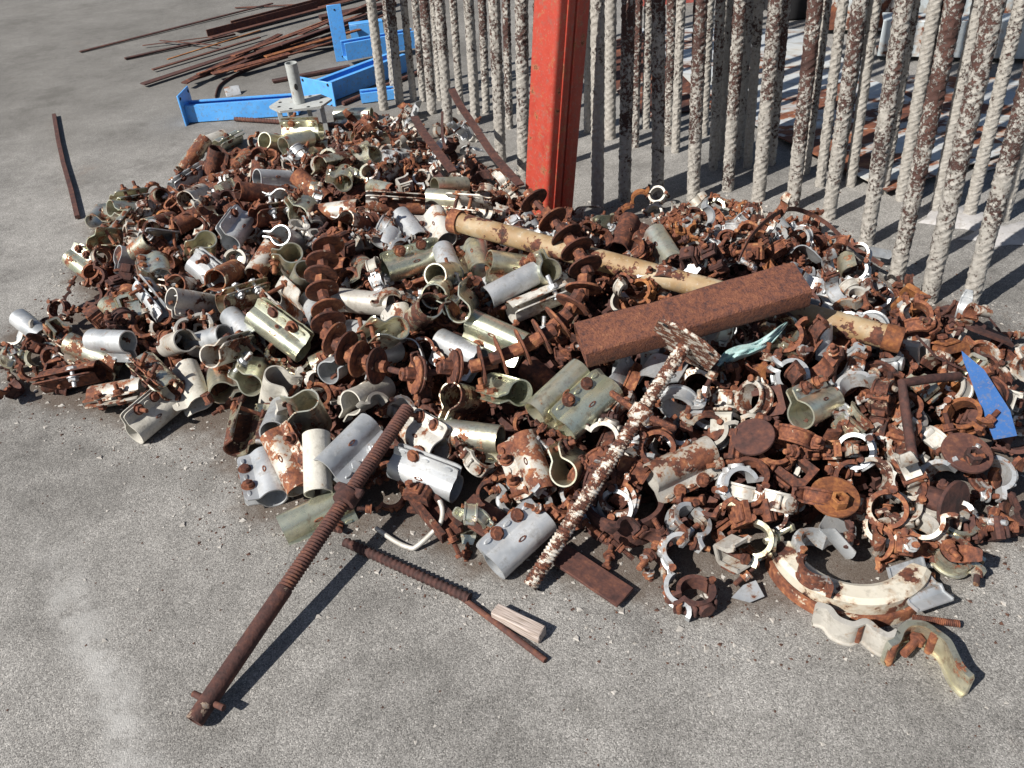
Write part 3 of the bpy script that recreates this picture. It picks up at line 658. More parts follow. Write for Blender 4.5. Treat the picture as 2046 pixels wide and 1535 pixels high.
def arc(R, a0, a1, n): return [(R * cos(radians(a0 + (a1 - a0) * k / n)), R * sin(radians(a0 + (a1 - a0) * k / n))) for k in range(n + 1)]
CR = .026; CLS = .72
def clamp_parts():
    sp = [(-CR - .013, .004), (-CR - .007, .006), (-CR - .001, .002)] + arc(CR, 186, 354, 14) + [(CR + .005, -.003), (CR + .013, -.004), (CR + .021, -.002)]
    wd = [.45, .55, .8] + [1] * 15 + [.95, .8, .7]
    sad = strip(sp[::-1], .0175, .0048, .0035, wd[::-1])
    sad.join(mlathe([(-CR - .013, .014), (-CR - .004, .016)], 14))
    # gusset ribs under the bolt side and the hinge side
    for x in (-.02, .02): sad.join(mbox(.006, .024, .012, (x, 0, -CR + .004 - .006), .0015))
    fp = [(-CR - .013, .003), (-CR - .006, .006)] + arc(CR, 172, 8, 14) + [(CR + .005, .004), (CR + .014, .005), (CR + .022, .009), (CR + .026, .014)]
    fw = [.45, .6] + [.9] * 15 + [.85, .75, .7, .55]
    flp = strip(fp, .0165, .0048, .003, fw)
    hinge = Vector((-CR - .010, 0, .005))
    flp.xf(Matrix.Translation(-hinge))
    pin = mtube([(0, -.019, 0), (0, .019, 0)], .0045, 10).join(mtube([(0, -.0215, 0), (0, -.019, 0)], .0072, 10)).join(mtube([(0, .019, 0), (0, .0205, 0)], .0066, 10))
    tb = mtube([(0, -.013, 0), (0, .013, 0)], .0052, 10)
    th = mthread(.052, .0047, .0007, .0022, 10).xf(Matrix.Rotation(-pi / 2, 4, 'Y'))
    tb.join(th)
    nt_ = mlathe([(.020, .0125), (.0225, .0125), (.0235, .0105)], 14).join(hexprism(.0098, .011, .0235))
    return sad.mesh('saddle', 45), flp.mesh('flap', 45), pin.mesh('hinge_pin'), tb.mesh('eye_bolt'), nt_.mesh('nut'), hinge
SAD, FLP, PIN, TBO, NUT, HINGE = clamp_parts()
RIV = mlathe([(-.006, .008), (.006, .008)], 12).mesh('rivet')
def add_unit(e, M, op, swing, mt, rust, mt2, rng, bolt=True):
    link('saddle', SAD, mt, e, rust, M)
    HM = M @ Matrix.Translation(HINGE)
    link('flap', FLP, mt2, e, min(1, max(0, rust + rng.uniform(-.25, .25))), HM @ Matrix.Rotation(-radians(op), 4, 'Y'))
    link('hinge_pin', PIN, 'r', e, .8, HM)
    if bolt:
        BM = M @ Matrix.Translation((CR + .014, 0, -.010)) @ Matrix.Rotation(radians(swing), 4, 'Y')
        bo = link('eye_bolt', TBO, rng.choice('rrdg'), e, rng.uniform(.6, 1), BM); link('nut', NUT, rng.choice('rrg'), bo, rng.uniform(.3, 1), Matrix.Translation((0, 0, rng.uniform(-.004, .008))))
def build_clamp(kind, e, mt, rust, rng):
    mt2 = mt if rng.random() < .6 else rng.choice('rgrw'); X = Matrix.Rotation(pi, 4, 'X'); d = CR + .0105
    Ma = Matrix.Translation((0, 0, d)); 
    op = lambda: rng.uniform(55, 140); sw = lambda o: rng.uniform(25, 80) if o else 0
    if kind == 'k':       # swivel pair, both shut or one ajar
        o1, o2 = (0, 0) if rng.random() < .45 else (op(), 0)
        add_unit(e, Ma, o1, sw(o1), mt, rust, mt2, rng); add_unit(e, Matrix.Rotation(radians(rng.choice((90, 90, 0, 40))), 4, 'Z') @ X @ Ma, o2, sw(o2), mt, rust, mt, rng); link('rivet', RIV, 'r', e, .8)
    elif kind == 'h':     # single coupler hanging open
        o1 = op(); add_unit(e, Matrix.Identity(4), o1, sw(o1), mt, rust, mt2, rng)
    elif kind == 's':     # single coupler shut
        add_unit(e, Matrix.Identity(4), rng.uniform(0, 8), 0, mt, rust, mt2, rng)
    elif kind == 'q':     # swivel pair with both jaws sprung wide
        add_unit(e, Ma, op(), 60, mt, rust, mt2, rng); add_unit(e, Matrix.Rotation(radians(rng.choice((0, 0, 90))), 4, 'Z') @ X @ Ma, op(), 50, mt, rust, mt2, rng); link('rivet', RIV, 'r', e, .8)
# beam clamp: cast C jaw with a square pad and a screw
cj = [(-.028, -.024), (.03, -.024), (.03, -.014), (-.012, -.012), (-.016, -.006), (-.016, .008), (-.010, .014), (.028, .016), (.032, .022), (.028, .03), (-.02, .032), (-.028, .024)]
CJ = mextrude(cj, .04).join(mbox(.03, .03, .008, (.012, 0, -.028), .002)).mesh('jaw', 30)
PADM = mbox(.036, .036, .006, (0, 0, 0), .0015).join(mbox(.018, .018, .004, (0, 0, .0045), .001)).mesh('pad', 30)
SCR = mthread(.06, .0055, .0008, .0026, 10).xf(Matrix.Rotation(-pi / 2, 4, 'Y')).join(hexprism(.0105, .008, .058)).mesh('screw')
BXM = strip([(-.02, .03), (-.021, .01), (-.02, -.018), (-.014, -.023), (.016, -.023), (.022, -.017), (.023, .012), (.03, .026), (.036, .028)], .02, .004, .004).mesh('bracket', 30)
def build_block(kind, e, mt, rust, rng):
    if kind == 'b':
        link('jaw', CJ, mt, e, rust); link('pad', PADM, mt, e, rust, Matrix.Translation((.008, 0, .036))); link('screw', SCR, 'r', e, .9, Matrix.Translation((.018, 0, -.012)))
    else:
        link('bracket', BXM, mt, e, rust); link('pad', PADM, mt, e, min(1, rust + .2), Matrix.Translation((-.026, 0, 0)) @ Matrix.Rotation(-pi / 2, 4, 'Y')); link('screw', SCR, 'r', e, .9, Matrix.Translation((.0, 0, -.03)) @ Matrix.Rotation(rng.uniform(-.3, .3), 4, 'Y'))
# loose bolt and nut
LB = mthread(.06, .0055, .0008, .0026, 10).join(hexprism(.0105, .008).xf(Matrix.Translation((-.008, 0, 0)) @ Matrix.Rotation(pi / 2, 4, 'Y'))).mesh('shank')
LN = hexprism(.0108, .010).xf(Matrix.Rotation(pi / 2, 4, 'Y')).join(mlathe([(0, .0135), (.002, .0135)], 14).xf(Matrix.Translation((-.002, 0, 0)) @ Matrix.Rotation(pi / 2, 4, 'Y'))).mesh('nut')
# curved cover plate with two rivets
CPM = strip(arc(.03, 200, 80, 10)[0:] + [(.02, .030), (.045, .026), (.06, .026)], .033, .003, 0, [.8, .93] + [1] * 10 + [.97, .75]).mesh('cover_plate', 30)
RV2 = mlathe([(-.002, .006), (.004, .006), (.0055, .004)], 12).mesh('rivet')
# plate nut: round dished washer plate welded to a long hexagon nut
PND = mlathe([(-.0016, .006), (-.002, .022), (-.0034, .032), (-.003, .0335), (.0, .034), (.0012, .0328), (.0016, .022), (.002, .0105)], 30).mesh('plate', 30)
PNN = mlathe([(.002, .0095), (.003, .0125), (.024, .0125), (.026, .0095), (.026, .006), (.018, .006)], 6).mesh('hex_nut', 20)
PNB = mlathe([(-.022, .009), (-.021, .0115), (-.003, .0115)], 8).mesh('collar', 30)

COLN = {'g': 'grey galvanised', 'y': 'yellow-plated', 'w': 'chalky white', 'l': 'crusted pale', 'v': 'green-tinged', 'r': 'brown', 'd': 'dark brown', 'o': 'orange', 'c': 'cream'}
def rust_words(mt, ru):
    if mt in 'rdo': return 'fully rusted' if ru > .8 else 'rusty'
    return 'nearly clean' if ru < .12 else ('lightly rust-spotted' if ru < .3 else ('rust-patched' if ru < .55 else 'mostly rusted'))
ITEMS = []      # (object, kind word, colour word, rust words, extra, position, category)
SPH = []        # spheres already taken by the heap
GR = {}
def sph_push(pts, r, d, most=.045):
    """move along -d (towards the eye) until the spheres stop overlapping what already lies there"""
    s = 0.0
    for _ in range(9):
        bad = False
        for p in pts:
            q = p - d * s; key = (int(q.x // .08), int(q.y // .08), int(q.z // .08))
            for a in (-1, 0, 1):
                for b_ in (-1, 0, 1):
                    for c in (-1, 0, 1):
                        for (o, ro) in GR.get((key[0] + a, key[1] + b_, key[2] + c), ()):
                            if (o - q).length < (r + ro) * .78: bad = True; break
                        if bad: break
                    if bad: break
                if bad: break
            if bad: break
        if not bad: break
        s += .005
        if s > most: break
    return s
def take(pts, r):
    for p in pts: GR.setdefault((int(p.x // .08), int(p.y // .08), int(p.z // .08)), []).append((p.copy(), r))
def img_axes(p):
    v = (p - EYE).normalized(); ix = (RIGHT - v * RIGHT.dot(v)).normalized(); iy = (UP - v * UP.dot(v)).normalized(); return v, ix, iy

def place_sleeve(x1, y1, x2, y2, phi, mt, rust, var=None, ground=None, bolts=None, push=True, M=None):
    rng = random.Random(int(x1 * 7 + y1 * 13 + x2 * 3) & 0xffff); sx = 1.0; var = var if var is not None else (rng.choice((0, 1, 3)) if abs(x1 - x2) + abs(y1 - y2) > 105 else rng.choice((0, 0, 1, 1, 2, 3, 3, 4, 5, 6, 7))); S = SLV[var]
    if M is None:
        cx, cy = (x1 + x2) / 2, (y1 + y2) / 2; C = heap_pt(cx, cy, .026); dist = (C - EYE).length
        r1, r2 = ray(x1, y1).normalized(), ray(x2, y2).normalized(); L = S['L']
        # both ends lie on their rays, L apart, the first one nearer the eye
        ang = math.acos(min(1, r1.dot(r2))); chord = 2 * dist * sin(ang / 2); L0 = L; L = min(1.2 * L0, max(chord * 1.08, .88 * L0)); sx = L / L0
        if chord >= L * .985: P1, P2 = EYE + r1 * dist, EYE + r2 * dist; lift = 0
        else:
            dz = sqrt(L * L - chord * chord) / 2; P1, P2 = EYE + r1 * (dist - dz), EYE + r2 * (dist + dz)
        # where the traced ends fit a sleeve lying level, let it lie level
        e1, e2 = heap_pt(x1, y1, .024), heap_pt(x2, y2, .024); lf = (e1 - e2).length
        if zs(C.x, C.y) < .03 and .6 * L < lf < 1.7 * L:
            ax_ = (e1 - e2).normalized(); mid = (e1 + e2) / 2; P1, P2 = mid + ax_ * L / 2, mid - ax_ * L / 2
        # never let an end dive far under the heap's surface
        ax = (P1 - P2).normalized(); C = (P1 + P2) / 2
        v, ix, iy = img_axes(C)
        low = min(P1.z - zs(P1.x, P1.y), P2.z - zs(P2.x, P2.y), P1.z - .0, P2.z - .0)
        if min(P1.z, P2.z) < .022: C = C - v * min(.05, (.022 - min(P1.z, P2.z)) / max(.3, -v.z))
        F0 = ax.cross(v).normalized()
        sc = F0.dot(iy); 
        if abs(sc) < .25: sc = F0.dot(ix)
        if sc < 0: F0 = -F0
        T0 = -(v - ax * v.dot(ax)).normalized()
        F = F0 * cos(radians(phi)) + T0 * sin(radians(phi))
        sp = [C + ax * k for k in (-.042, 0, .042)]
        if push:
            s = sph_push(sp, .025, v); C = C - v * s
        sp = [C + ax * k for k in (-.042, 0, .042)] + [C + F * .038 + ax * k for k in (-.04, .04)]
        take(sp[:3], .025); take(sp[3:], .012)
        M = basis(ax, F, C)
    e = link('pipe_sleeve', None, M=M @ Matrix.Diagonal((sx, 1, 1, 1))); e.empty_display_size = .01
    link('sleeve', S['body'], mt, e, rust)
    for s in S['slots']: link('slot_lip', s, 'r', e, .8)
    nb = bolts if bolts is not None else rng.choice((2, 2, 2, 1, 2))
    brt = 'r' if rng.random() < .85 else 'g'
    for k in range(nb):
        x = (-1, 1)[k] * S['L'] * .19; bm_, nm_ = S['bolts'][rng.randrange(3)]
        MM = Matrix.Translation((x, 0, S['zc'] - .001)) @ Matrix.Rotation(rng.choice((0, pi)), 4, 'Z') @ Matrix.Rotation(rng.uniform(0, 1), 4, 'Y')
        bo = link('bolt', bm_, brt, e, .95 if brt == 'r' else .3, MM); link('nut', nm_, brt, bo, .95 if brt == 'r' else .2)
    ph = phi % 360
    st = 'flanges up' if 45 <= ph <= 135 else ('round back up' if 225 <= ph <= 315 else 'lying on its side')
    ITEMS.append((e, 'sleeve clamp', COLN[mt], rust_words(mt, rust), st, M.translation.copy(), 'pipe clamp'))
    return e
def rand_rot(rng, v=None):
    q = Quaternion((rng.gauss(0, 1), rng.gauss(0, 1), rng.gauss(0, 1), rng.gauss(0, 1))); q.normalize(); return q.to_matrix().to_4x4()
KW = {'k': ('swivel tube clamp', 'riveted pair', 'tube clamp'), 'h': ('single tube clamp', 'jaw hanging open', 'tube clamp'), 's': ('single tube clamp', 'jaw shut', 'tube clamp'),
      'q': ('swivel tube clamp', 'both jaws open', 'tube clamp'), 'b': ('cast beam clamp', 'C-jawed', 'beam clamp'), 'x': ('folded box clamp', 'square-padded', 'beam clamp'),
      'n': ('loose hexagon bolt', 'nut attached', 'bolt'), 'p': ('curved cover plate', 'two rivets', 'plate')}
NM = {'k': 'swivel_clamp', 'q': 'swivel_clamp', 'h': 'tube_clamp', 's': 'tube_clamp', 'b': 'beam_clamp', 'x': 'box_clamp', 'n': 'loose_bolt', 'p': 'cover_plate'}
def place_clamp(px, py, kind, mt, rust, P=None, R=None, push=True, off=None):
    rng = random.Random(int(px * 31 + py * 17) & 0xfffff)
    if mt == 'r' and kind in 'khsq':
        q = rng.random()
        if q < .34: mt, rust = rng.choice('gwgyw'), rng.uniform(.15, .5)
        elif q < .52: rust = rng.uniform(.62, .8)
        elif q < .60: mt = 'o'
    P = P if P is not None else heap_pt(px, py, off if off is not None else (.012 if kind == 'n' else .024))
    v, ix, iy = img_axes(P)
    if R is None:
        R = rand_rot(rng)
        if kind in 'hqs' and rng.random() < .6:      # ring lying so that its opening shows
            ax = (-v + Vector((rng.uniform(-.6, .6), rng.uniform(-.6, .6), rng.uniform(0, .5)))).normalized()
            R = basis(Vector((rng.gauss(0, 1), rng.gauss(0, 1), rng.gauss(0, 1))), None, Vector()); 
            y = ax; x = (Vector((rng.gauss(0, 1), rng.gauss(0, 1), rng.gauss(0, 1))) - y * 0); x = (x - y * x.dot(y)).normalized(); z = x.cross(y); R = Matrix((x, y, z)).transposed().to_4x4()
    r = .01 if kind == 'n' else .022
    if push:
        s = sph_push([P], r, -v, .04); P = P + v * min(s, .04); P.z = max(P.z, .02)
    take([P], r)
    M = Matrix.Translation(P) @ R @ Matrix.Scale(.86 if px > 1150 and py > 600 and push else CLS, 4)
    e = link(NM[kind], None, M=M); e.empty_display_size = .01
    if kind in 'khsq': build_clamp(kind, e, mt, rust, rng)
    elif kind in 'bx': build_block(kind, e, mt, rust, rng)
    elif kind == 'n':
        link('shank', LB, mt, e, rust); link('nut', LN, mt, e, rust, Matrix.Translation((rng.uniform(.02, .045), 0, 0)))
    else:
        link('cover', CPM, mt, e, rust)
        for y in (-.016, .016): link('rivet', RV2, mt, e, rust, Matrix.Translation((.044, y, .029)))
    kw = KW[kind]; ITEMS.append((e, kw[0], COLN[mt], rust_words(mt, rust), kw[1], P.copy(), kw[2]))
    return e

# ------------------------------------------------------------------ the heap: pipe sleeves traced one by one
SLEEVES = [  # near end, far end (pixels), flange turn, finish, rust
 (364, 341, 411, 279, 250, 'y', .5), (434, 297, 415, 379, 20, 'r', .75), (642, 264, 569, 264, 40, 'y', .25), (528, 281, 575, 290, 200, 'y', .1), (566, 291, 620, 275, 200, 'y', .15),
 (745, 228, 668, 230, 150, 'y', .25), (513, 355, 580, 358, 150, 'g', .1), (475, 382, 570, 392, 270, 'g', .78), (652, 400, 592, 350, 270, 'y', .62), (686, 366, 690, 345, 180, 'y', .1),
 (505, 435, 583, 428, 60, 'y', .68), (595, 430, 615, 410, 10, 'y', .1), (717, 417, 626, 429, 270, 'w', .45), (325, 392, 303, 408, 200, 'y', .6), (225, 405, 290, 398, 60, 'y', .3),
 (220, 416, 290, 420, 100, 'y', .25), (345, 378, 400, 345, 60, 'g', .2), (370, 400, 405, 385, 120, 'w', .3), (350, 455, 405, 425, 270, 'y', .75), (290, 455, 345, 440, 230, 'y', .55),
 (205, 420, 185, 445, 150, 'y', .35), (230, 470, 255, 440, 80, 'y', .3), (460, 487, 495, 440, 20, 'g', .05), (412, 478, 410, 520, 150, 'y', .15), (282, 480, 360, 480, 85, 'g', .08),
 (185, 490, 245, 485, 60, 'v', .4), (235, 508, 300, 525, 160, 'g', .05), (180, 545, 140, 515, 20, 'v', .35), (322, 555, 315, 520, 160, 'y', .4), (455, 580, 385, 525, 40, 'g', .15),
 (508, 550, 548, 487, 270, 'w', .5), (582, 505, 582, 545, 180, 'y', .12), (350, 570, 400, 580, 270, 'w', .5), (342, 597, 430, 610, 150, 'w', .2), (440, 608, 530, 585, 60, 'y', .4),
 (335, 635, 285, 570, 85, 'g', .1), (590, 630, 545, 600, 60, 'w', .3), (510, 680, 460, 632, 270, 'g', .1), (605, 705, 505, 630, 30, 'v', .2), (88, 675, 38, 635, 265, 'g', .05),
 (238, 725, 135, 685, 215, 'y', .38), (255, 683, 185, 680, 210, 'g', .1), (85, 765, 205, 740, 80, 'r', .8), (182, 795, 295, 775, 105, 'w', .42), (272, 865, 345, 805, 25, 'l', .08),
 (400, 800, 375, 738, 205, 'l', .2), (443, 785, 435, 750, 5, 'y', .15), (500, 770, 520, 735, 10, 'y', .12), (552, 750, 540, 805, 20, 'l', .05), (450, 670, 385, 690, 200, 'g', .15),
 (370, 680, 335, 692, 240, 'w', .25), (420, 712, 480, 695, 60, 'w', .35), (345, 780, 290, 725, 120, 'y', .5), (472, 892, 485, 822, 75, 'y', .5), (545, 865, 565, 815, 250, 'g', .08),
 (600, 978, 545, 868, 35, 'w', .48), (548, 995, 528, 910, 175, 'g', .12), (636, 985, 632, 870, 270, 'l', .08), (648, 937, 738, 848, 165, 'g', .04), (912, 978, 788, 928, 35, 'g', .04),
 (568, 1055, 690, 995, 195, 'v', .14), (1000, 878, 875, 862, 205, 'y', .3), (880, 905, 812, 862, 15, 'w', .3), (700, 805, 770, 775, 240, 'l', .1),
 (612, 800, 640, 850, 190, 'y', .3), (900, 790, 960, 800, 190, 'y', .55), (1068, 826, 1161, 738, 190, 'y', .14), (1130, 862, 1225, 775, 10, 'v', .12), (1085, 985, 1045, 872, 185, 'w', .5),
 (1125, 945, 1155, 925, 10, 'y', .2), (1300, 955, 1420, 898, 195, 'w', .38), (990, 1132, 1090, 1040, 10, 'g', .03), (1040, 785, 985, 770, 120, 'v', .1), (838, 480, 800, 430, 270, 'g', .12),
 (895, 480, 870, 425, 200, 'w', .25), (960, 545, 950, 490, 185, 'y', .15), (770, 545, 880, 510, 10, 'v', .12), (905, 550, 885, 500, 270, 'g', .2), (977, 522, 1070, 535, 180, 'y', .35),
 (1100, 540, 1060, 560, 0, 'y', .15), (975, 595, 1070, 545, 265, 'g', .1), (1020, 625, 1130, 580, 85, 'w', .3), (870, 550, 905, 545, 180, 'y', .2), (867, 592, 880, 575, 190, 'y', .15),
 (917, 622, 935, 605, 10, 'y', .12), (1050, 690, 940, 640, 185, 'v', .1), (960, 720, 880, 680, 180, 'g', .08), (780, 610, 670, 598, 270, 'w', .03), (750, 668, 700, 662, 260, 'g', .1),
 (740, 545, 720, 530, 170, 'y', .5), (1345, 525, 1308, 465, 185, 'y', .15), (1235, 500, 1258, 440, 185, 'r', .92), (868, 372, 930, 370, 190, 'y', .15), (935, 402, 855, 395, 150, 'y', .2),
 (850, 412, 730, 405, 60, 'w', .5), (975, 422, 905, 410, 80, 'w', .35), (750, 310, 700, 330, 20, 'y', .3), (470, 276, 440, 290, 80, 'y', .12), (395, 292, 450, 272, 250, 'w', .35),
 (735, 715, 790, 700, 220, 'g', .1), (655, 745, 700, 715, 80, 'g', .1), (1600, 830, 1660, 800, 5, 'y', .15), (560, 470, 600, 490, 250, 'g', .2), (640, 330, 690, 320, 230, 'y', .4),
 (300, 480, 250, 520, 240, 'y', .5), (430, 560, 470, 540, 260, 'y', .6), (690, 440, 740, 460, 250, 'w', .5), (1010, 470, 1060, 480, 80, 'w', .3), (860, 610, 830, 640, 250, 'y', .6),
 (795, 655, 750, 690, 60, 'y', .3), (610, 540, 590, 580, 250, 'y', .25), (560, 395, 590, 405, 240, 'g', .3), (790, 385, 745, 375, 240, 'y', .4), (640, 640, 620, 600, 240, 'g', .12)]
for s in SLEEVES: place_sleeve(*s)

CLAMPS = '''1623,561,h,g,.2 1664,585,k,g,.3 1726,561,q,g,.15 1746,582,h,g,.45 1808,579,x,r,1 1820,602,b,o,1 1828,632,s,w,.6 1902,643,x,d,1 1925,667,h,w,.3 1852,670,k,r,1 1828,700,x,w,.2 1902,714,b,o,1
1949,737,x,y,.2 1764,722,h,g,.1 1700,755,k,r,.8 1752,758,s,r,1 1579,752,s,g,.1 1629,684,p,g,.15 1597,708,x,r,1 1523,717,h,r,1 1509,467,q,w,.5 1641,461,h,r,1 1676,514,k,r,.7 1699,530,p,y,.2
1490,753,h,r,1 1543,800,b,d,1 1704,852,x,y,.35 1678,867,b,r,1 1587,879,k,r,1 1593,943,b,r,1 1710,900,s,g,.1 1769,882,h,w,.5 1739,952,h,w,.5 1865,900,h,w,.4 1842,779,x,y,.3 1898,782,b,o,1
2003,797,x,w,.15 1983,950,s,g,.3 2021,964,h,r,1 1475,970,s,g,.03 1496,1028,b,r,1 1575,1055,n,y,.1 1505,1080,h,y,.4 1798,1017,h,w,.45 1692,1063,p,g,.05 1628,1096,h,g,.35 1798,1090,q,r,1
1906,1081,k,r,1 1912,1125,n,g,.1 1463,1105,x,w,.25 1812,964,s,r,1 1842,993,k,w,.5 1768,758,k,r,1 1959,1058,b,d,1 2018,1037,x,d,1 958,923,h,w,.35 1011,980,h,r,1 1023,1000,s,g,.15 1070,1008,s,g,.2
938,1046,h,y,.2 973,1070,h,y,.25 918,1116,n,r,1 1237,993,s,g,.45 1246,955,x,r,1 1369,864,h,g,.1 1357,829,k,g,.2 1375,1046,s,g,.35 1360,1107,h,g,.25 1310,1093,n,r,1 1399,999,n,r,1
1210,876,h,w,.3 1134,882,k,r,1 1267,893,q,r,.9 1395,773,h,w,.5 1448,847,x,l,.25 1457,893,b,r,1 1223,767,p,g,.1 1105,864,n,r,1 1258,426,h,o,1 1311,409,k,w,.3 1352,426,s,y,.2 1393,447,h,g,.2
1431,417,h,r,1 1440,440,s,r,1 1490,417,k,w,.6 1493,467,h,r,1 1525,467,k,w,.5 1554,455,p,g,.15 1584,453,x,r,1 1425,514,b,d,1 1376,514,x,d,1 1505,502,b,r,1 1264,567,h,r,1 1282,585,h,o,1
1305,702,x,g,.15 1417,672,k,w,.3 1240,740,h,g,.1 1311,752,p,g,.1 1595,515,p,g,.05 1752,516,p,g,.03 813,219,x,r,1 837,222,p,g,.1 803,236,k,w,.3 755,253,h,w,.4 823,253,s,g,.2 820,277,k,w,.4 789,280,k,r,1
734,273,q,w,.6 871,315,h,g,.2 792,311,k,g,.3 827,308,h,w,.35 806,370,x,w,.15 839,340,k,r,1 770,342,h,r,1 939,308,p,g,.1 1015,373,h,w,.2 1025,393,k,w,.3 922,263,k,g,.2 946,262,h,g,.2 891,255,k,r,1
1000,425,x,w,.2 1052,441,p,g,.1 726,438,h,w,.5 764,464,k,r,1 776,479,p,g,.1 690,490,b,r,1 922,561,h,g,.05 920,585,k,r,1 835,585,n,r,1 832,611,k,r,1 849,661,h,o,1 802,634,p,w,.3 817,702,p,g,.1
615,467,k,w,.25 540,317,h,r,1 587,317,k,g,.2 619,323,x,w,.5 657,317,h,r,1 680,335,k,r,1 364,405,k,r,1 382,402,x,y,.3 446,376,x,y,.4 423,417,p,y,.1 467,417,b,r,1 264,473,k,w,.4 275,500,k,r,1
607,464,k,g,.2 481,487,p,w,.4 472,520,s,w,.3 487,525,x,y,.2 223,511,k,r,1 185,537,b,r,1 205,546,k,r,.9 252,549,b,d,1 235,570,x,d,1 188,590,h,d,1 252,602,x,y,.2 191,631,b,r,1 270,625,x,y,.35
108,638,k,w,.5 110,655,x,y,.3 29,670,h,r,1 38,697,h,r,1 64,738,h,r,1 18,773,h,d,1 50,715,k,y,.4 111,738,x,r,1 196,640,b,r,1 311,679,h,r,1 325,655,h,w,.4 346,705,k,r,.9 498,685,h,y,.3 557,708,h,y,.5
140,640,n,r,1 300,775,n,r,1 610,880,n,r,.9 1290,505,k,r,1 1170,430,p,w,.4 1205,445,p,v,.3 1330,560,k,r,1 1370,470,k,r,.9 1560,690,k,y,.4 1660,640,k,g,.3 1650,740,k,r,1 1720,800,n,g,.3 1660,770,n,g,.2
1760,830,k,r,1 1800,860,h,r,1 1840,860,k,r,.9 1640,900,k,r,1 1660,940,n,r,1 1560,930,s,r,1 1520,930,k,r,1 1550,1000,h,w,.4 1590,1015,n,r,1 1730,1010,k,r,1 1770,1050,h,w,.35 1850,1040,k,r,1 1880,960,h,r,1
1900,860,k,r,1 1960,850,h,d,1 1940,800,k,r,1 2030,870,h,d,1 1980,760,h,w,.4 2030,740,k,w,.3 1870,740,h,r,1 1790,700,k,r,1 1745,690,n,w,.3 1700,700,h,r,1 1660,700,k,r,1 1440,750,h,r,1 1480,800,k,r,1
1420,820,h,g,.3 1400,880,k,r,.8 1330,850,h,r,1 1330,780,s,g,.2 1290,920,k,r,1 1200,930,h,r,1 1180,985,k,d,1 1150,990,h,r,1 1200,1020,k,r,.9 1110,1010,h,r,1 1040,950,h,g,.3 990,960,x,r,1 930,900,k,r,1
870,960,x,r,1 840,1000,b,r,1 780,990,h,r,1 760,960,n,r,1 890,820,n,r,1 850,810,k,r,1 800,820,h,g,.2 740,790,h,w,.4 660,780,k,r,1 640,760,h,w,.3 600,740,n,w,.3 570,660,k,r,1 530,540,h,r,1
700,560,h,r,1 760,580,k,r,1 820,520,k,r,1 800,500,h,g,.2 880,640,k,r,1 920,650,h,r,1 1110,480,k,g,.3 1200,480,h,r,1 1240,470,n,g,.2 1340,440,k,r,1 1470,450,k,r,1 1560,500,k,r,.9 1620,480,k,r,1
640,400,h,g,.4 690,300,h,w,.4 710,290,k,r,1 720,350,k,y,.4 760,300,k,w,.4 860,350,k,r,1 900,350,h,r,1 960,350,k,d,1 900,300,k,d,1 930,340,h,w,.3 980,390,k,r,1 560,440,k,r,1 620,490,n,g,.2
450,450,k,r,1 400,450,h,w,.3 330,440,h,r,1 310,420,k,w,.4 260,430,n,r,1 330,500,k,r,1 380,610,k,r,1 400,640,n,r,1 250,660,k,d,1 290,650,h,r,1 150,600,h,d,1 90,700,k,r,1 140,750,k,d,1 400,650,h,w,.3'''
for t in CLAMPS.split():
    x, y, k, mt, ru = t.split(','); place_clamp(float(x), float(y), k, mt, float(ru))

# lower layer: more of the same lying deeper, seen through the gaps
frng = random.Random(5); nS = nC = 0; tries = 0
while (nS < 70 or nC < 170) and tries < 6000:
    tries += 1
    x, y = frng.uniform(-1.3, 1.2), frng.uniform(.75, 3.0)
    if edge_dist(x, y) < .07: continue
    z = zs(x, y); P = Vector((x, y, max(.02, z - (.025 if x < .15 else .014)))); sx, sy = proj(P)
    if not (-40 < sx < 2086): continue
    v, ix, iy = img_axes(P)
    left = sx < 1150 and frng.random() < .5
    ax = Vector((frng.gauss(0, 1), frng.gauss(0, 1), frng.gauss(0, .35))).normalized()
    pts = [P + ax * k for k in ((-.042, 0, .042) if left else (0,))]
    if sph_push(pts, .022, v, .004) > 0: continue
    if left and nS < 70:
        take(pts, .026); nS += 1; mt = frng.choice('yygwrrvl')
        place_sleeve(sx, sy, sx + 9, sy + 7, 90, mt, 1 if mt == 'r' else frng.uniform(.3, .75), M=basis(ax, Vector((frng.gauss(0, 1), frng.gauss(0, 1), frng.gauss(0, 1))), P))
        ITEMS[-1] = ITEMS[-1][:4] + ('deep in a gap',) + ITEMS[-1][5:]
    elif not left and nC < 170:
        nC += 1; k = frng.choice('kkkhhqsbxn'); mt = frng.choice('rrrrdgwgw')
        place_clamp(sx, sy, k, mt, 1 if mt in 'rdo' else frng.uniform(.3, .7), P=P, push=False)
        ITEMS[-1] = ITEMS[-1][:4] + ('deep in a gap',) + ITEMS[-1][5:]
# loose bolts and small jaws lodged in the gaps
k = 0
while k < 120:
    x, y = frng.uniform(-1.1, 1.1), frng.uniform(.8, 2.8)
    if edge_dist(x, y) < -.015 or (x < 0 and frng.random() < .45): continue
    P = Vector((x, y, max(.008, zs(x, y) + frng.uniform(.008, .03)))); sx_, sy_ = proj(P)
    if not 0 < sx_ < 2046: continue
    k += 1; kd = frng.choice('nnnh'); mt = frng.choice('rrrdg')
    place_clamp(sx_, sy_, kd, mt, 1 if mt in 'rd' else .4, P=P, push=False)
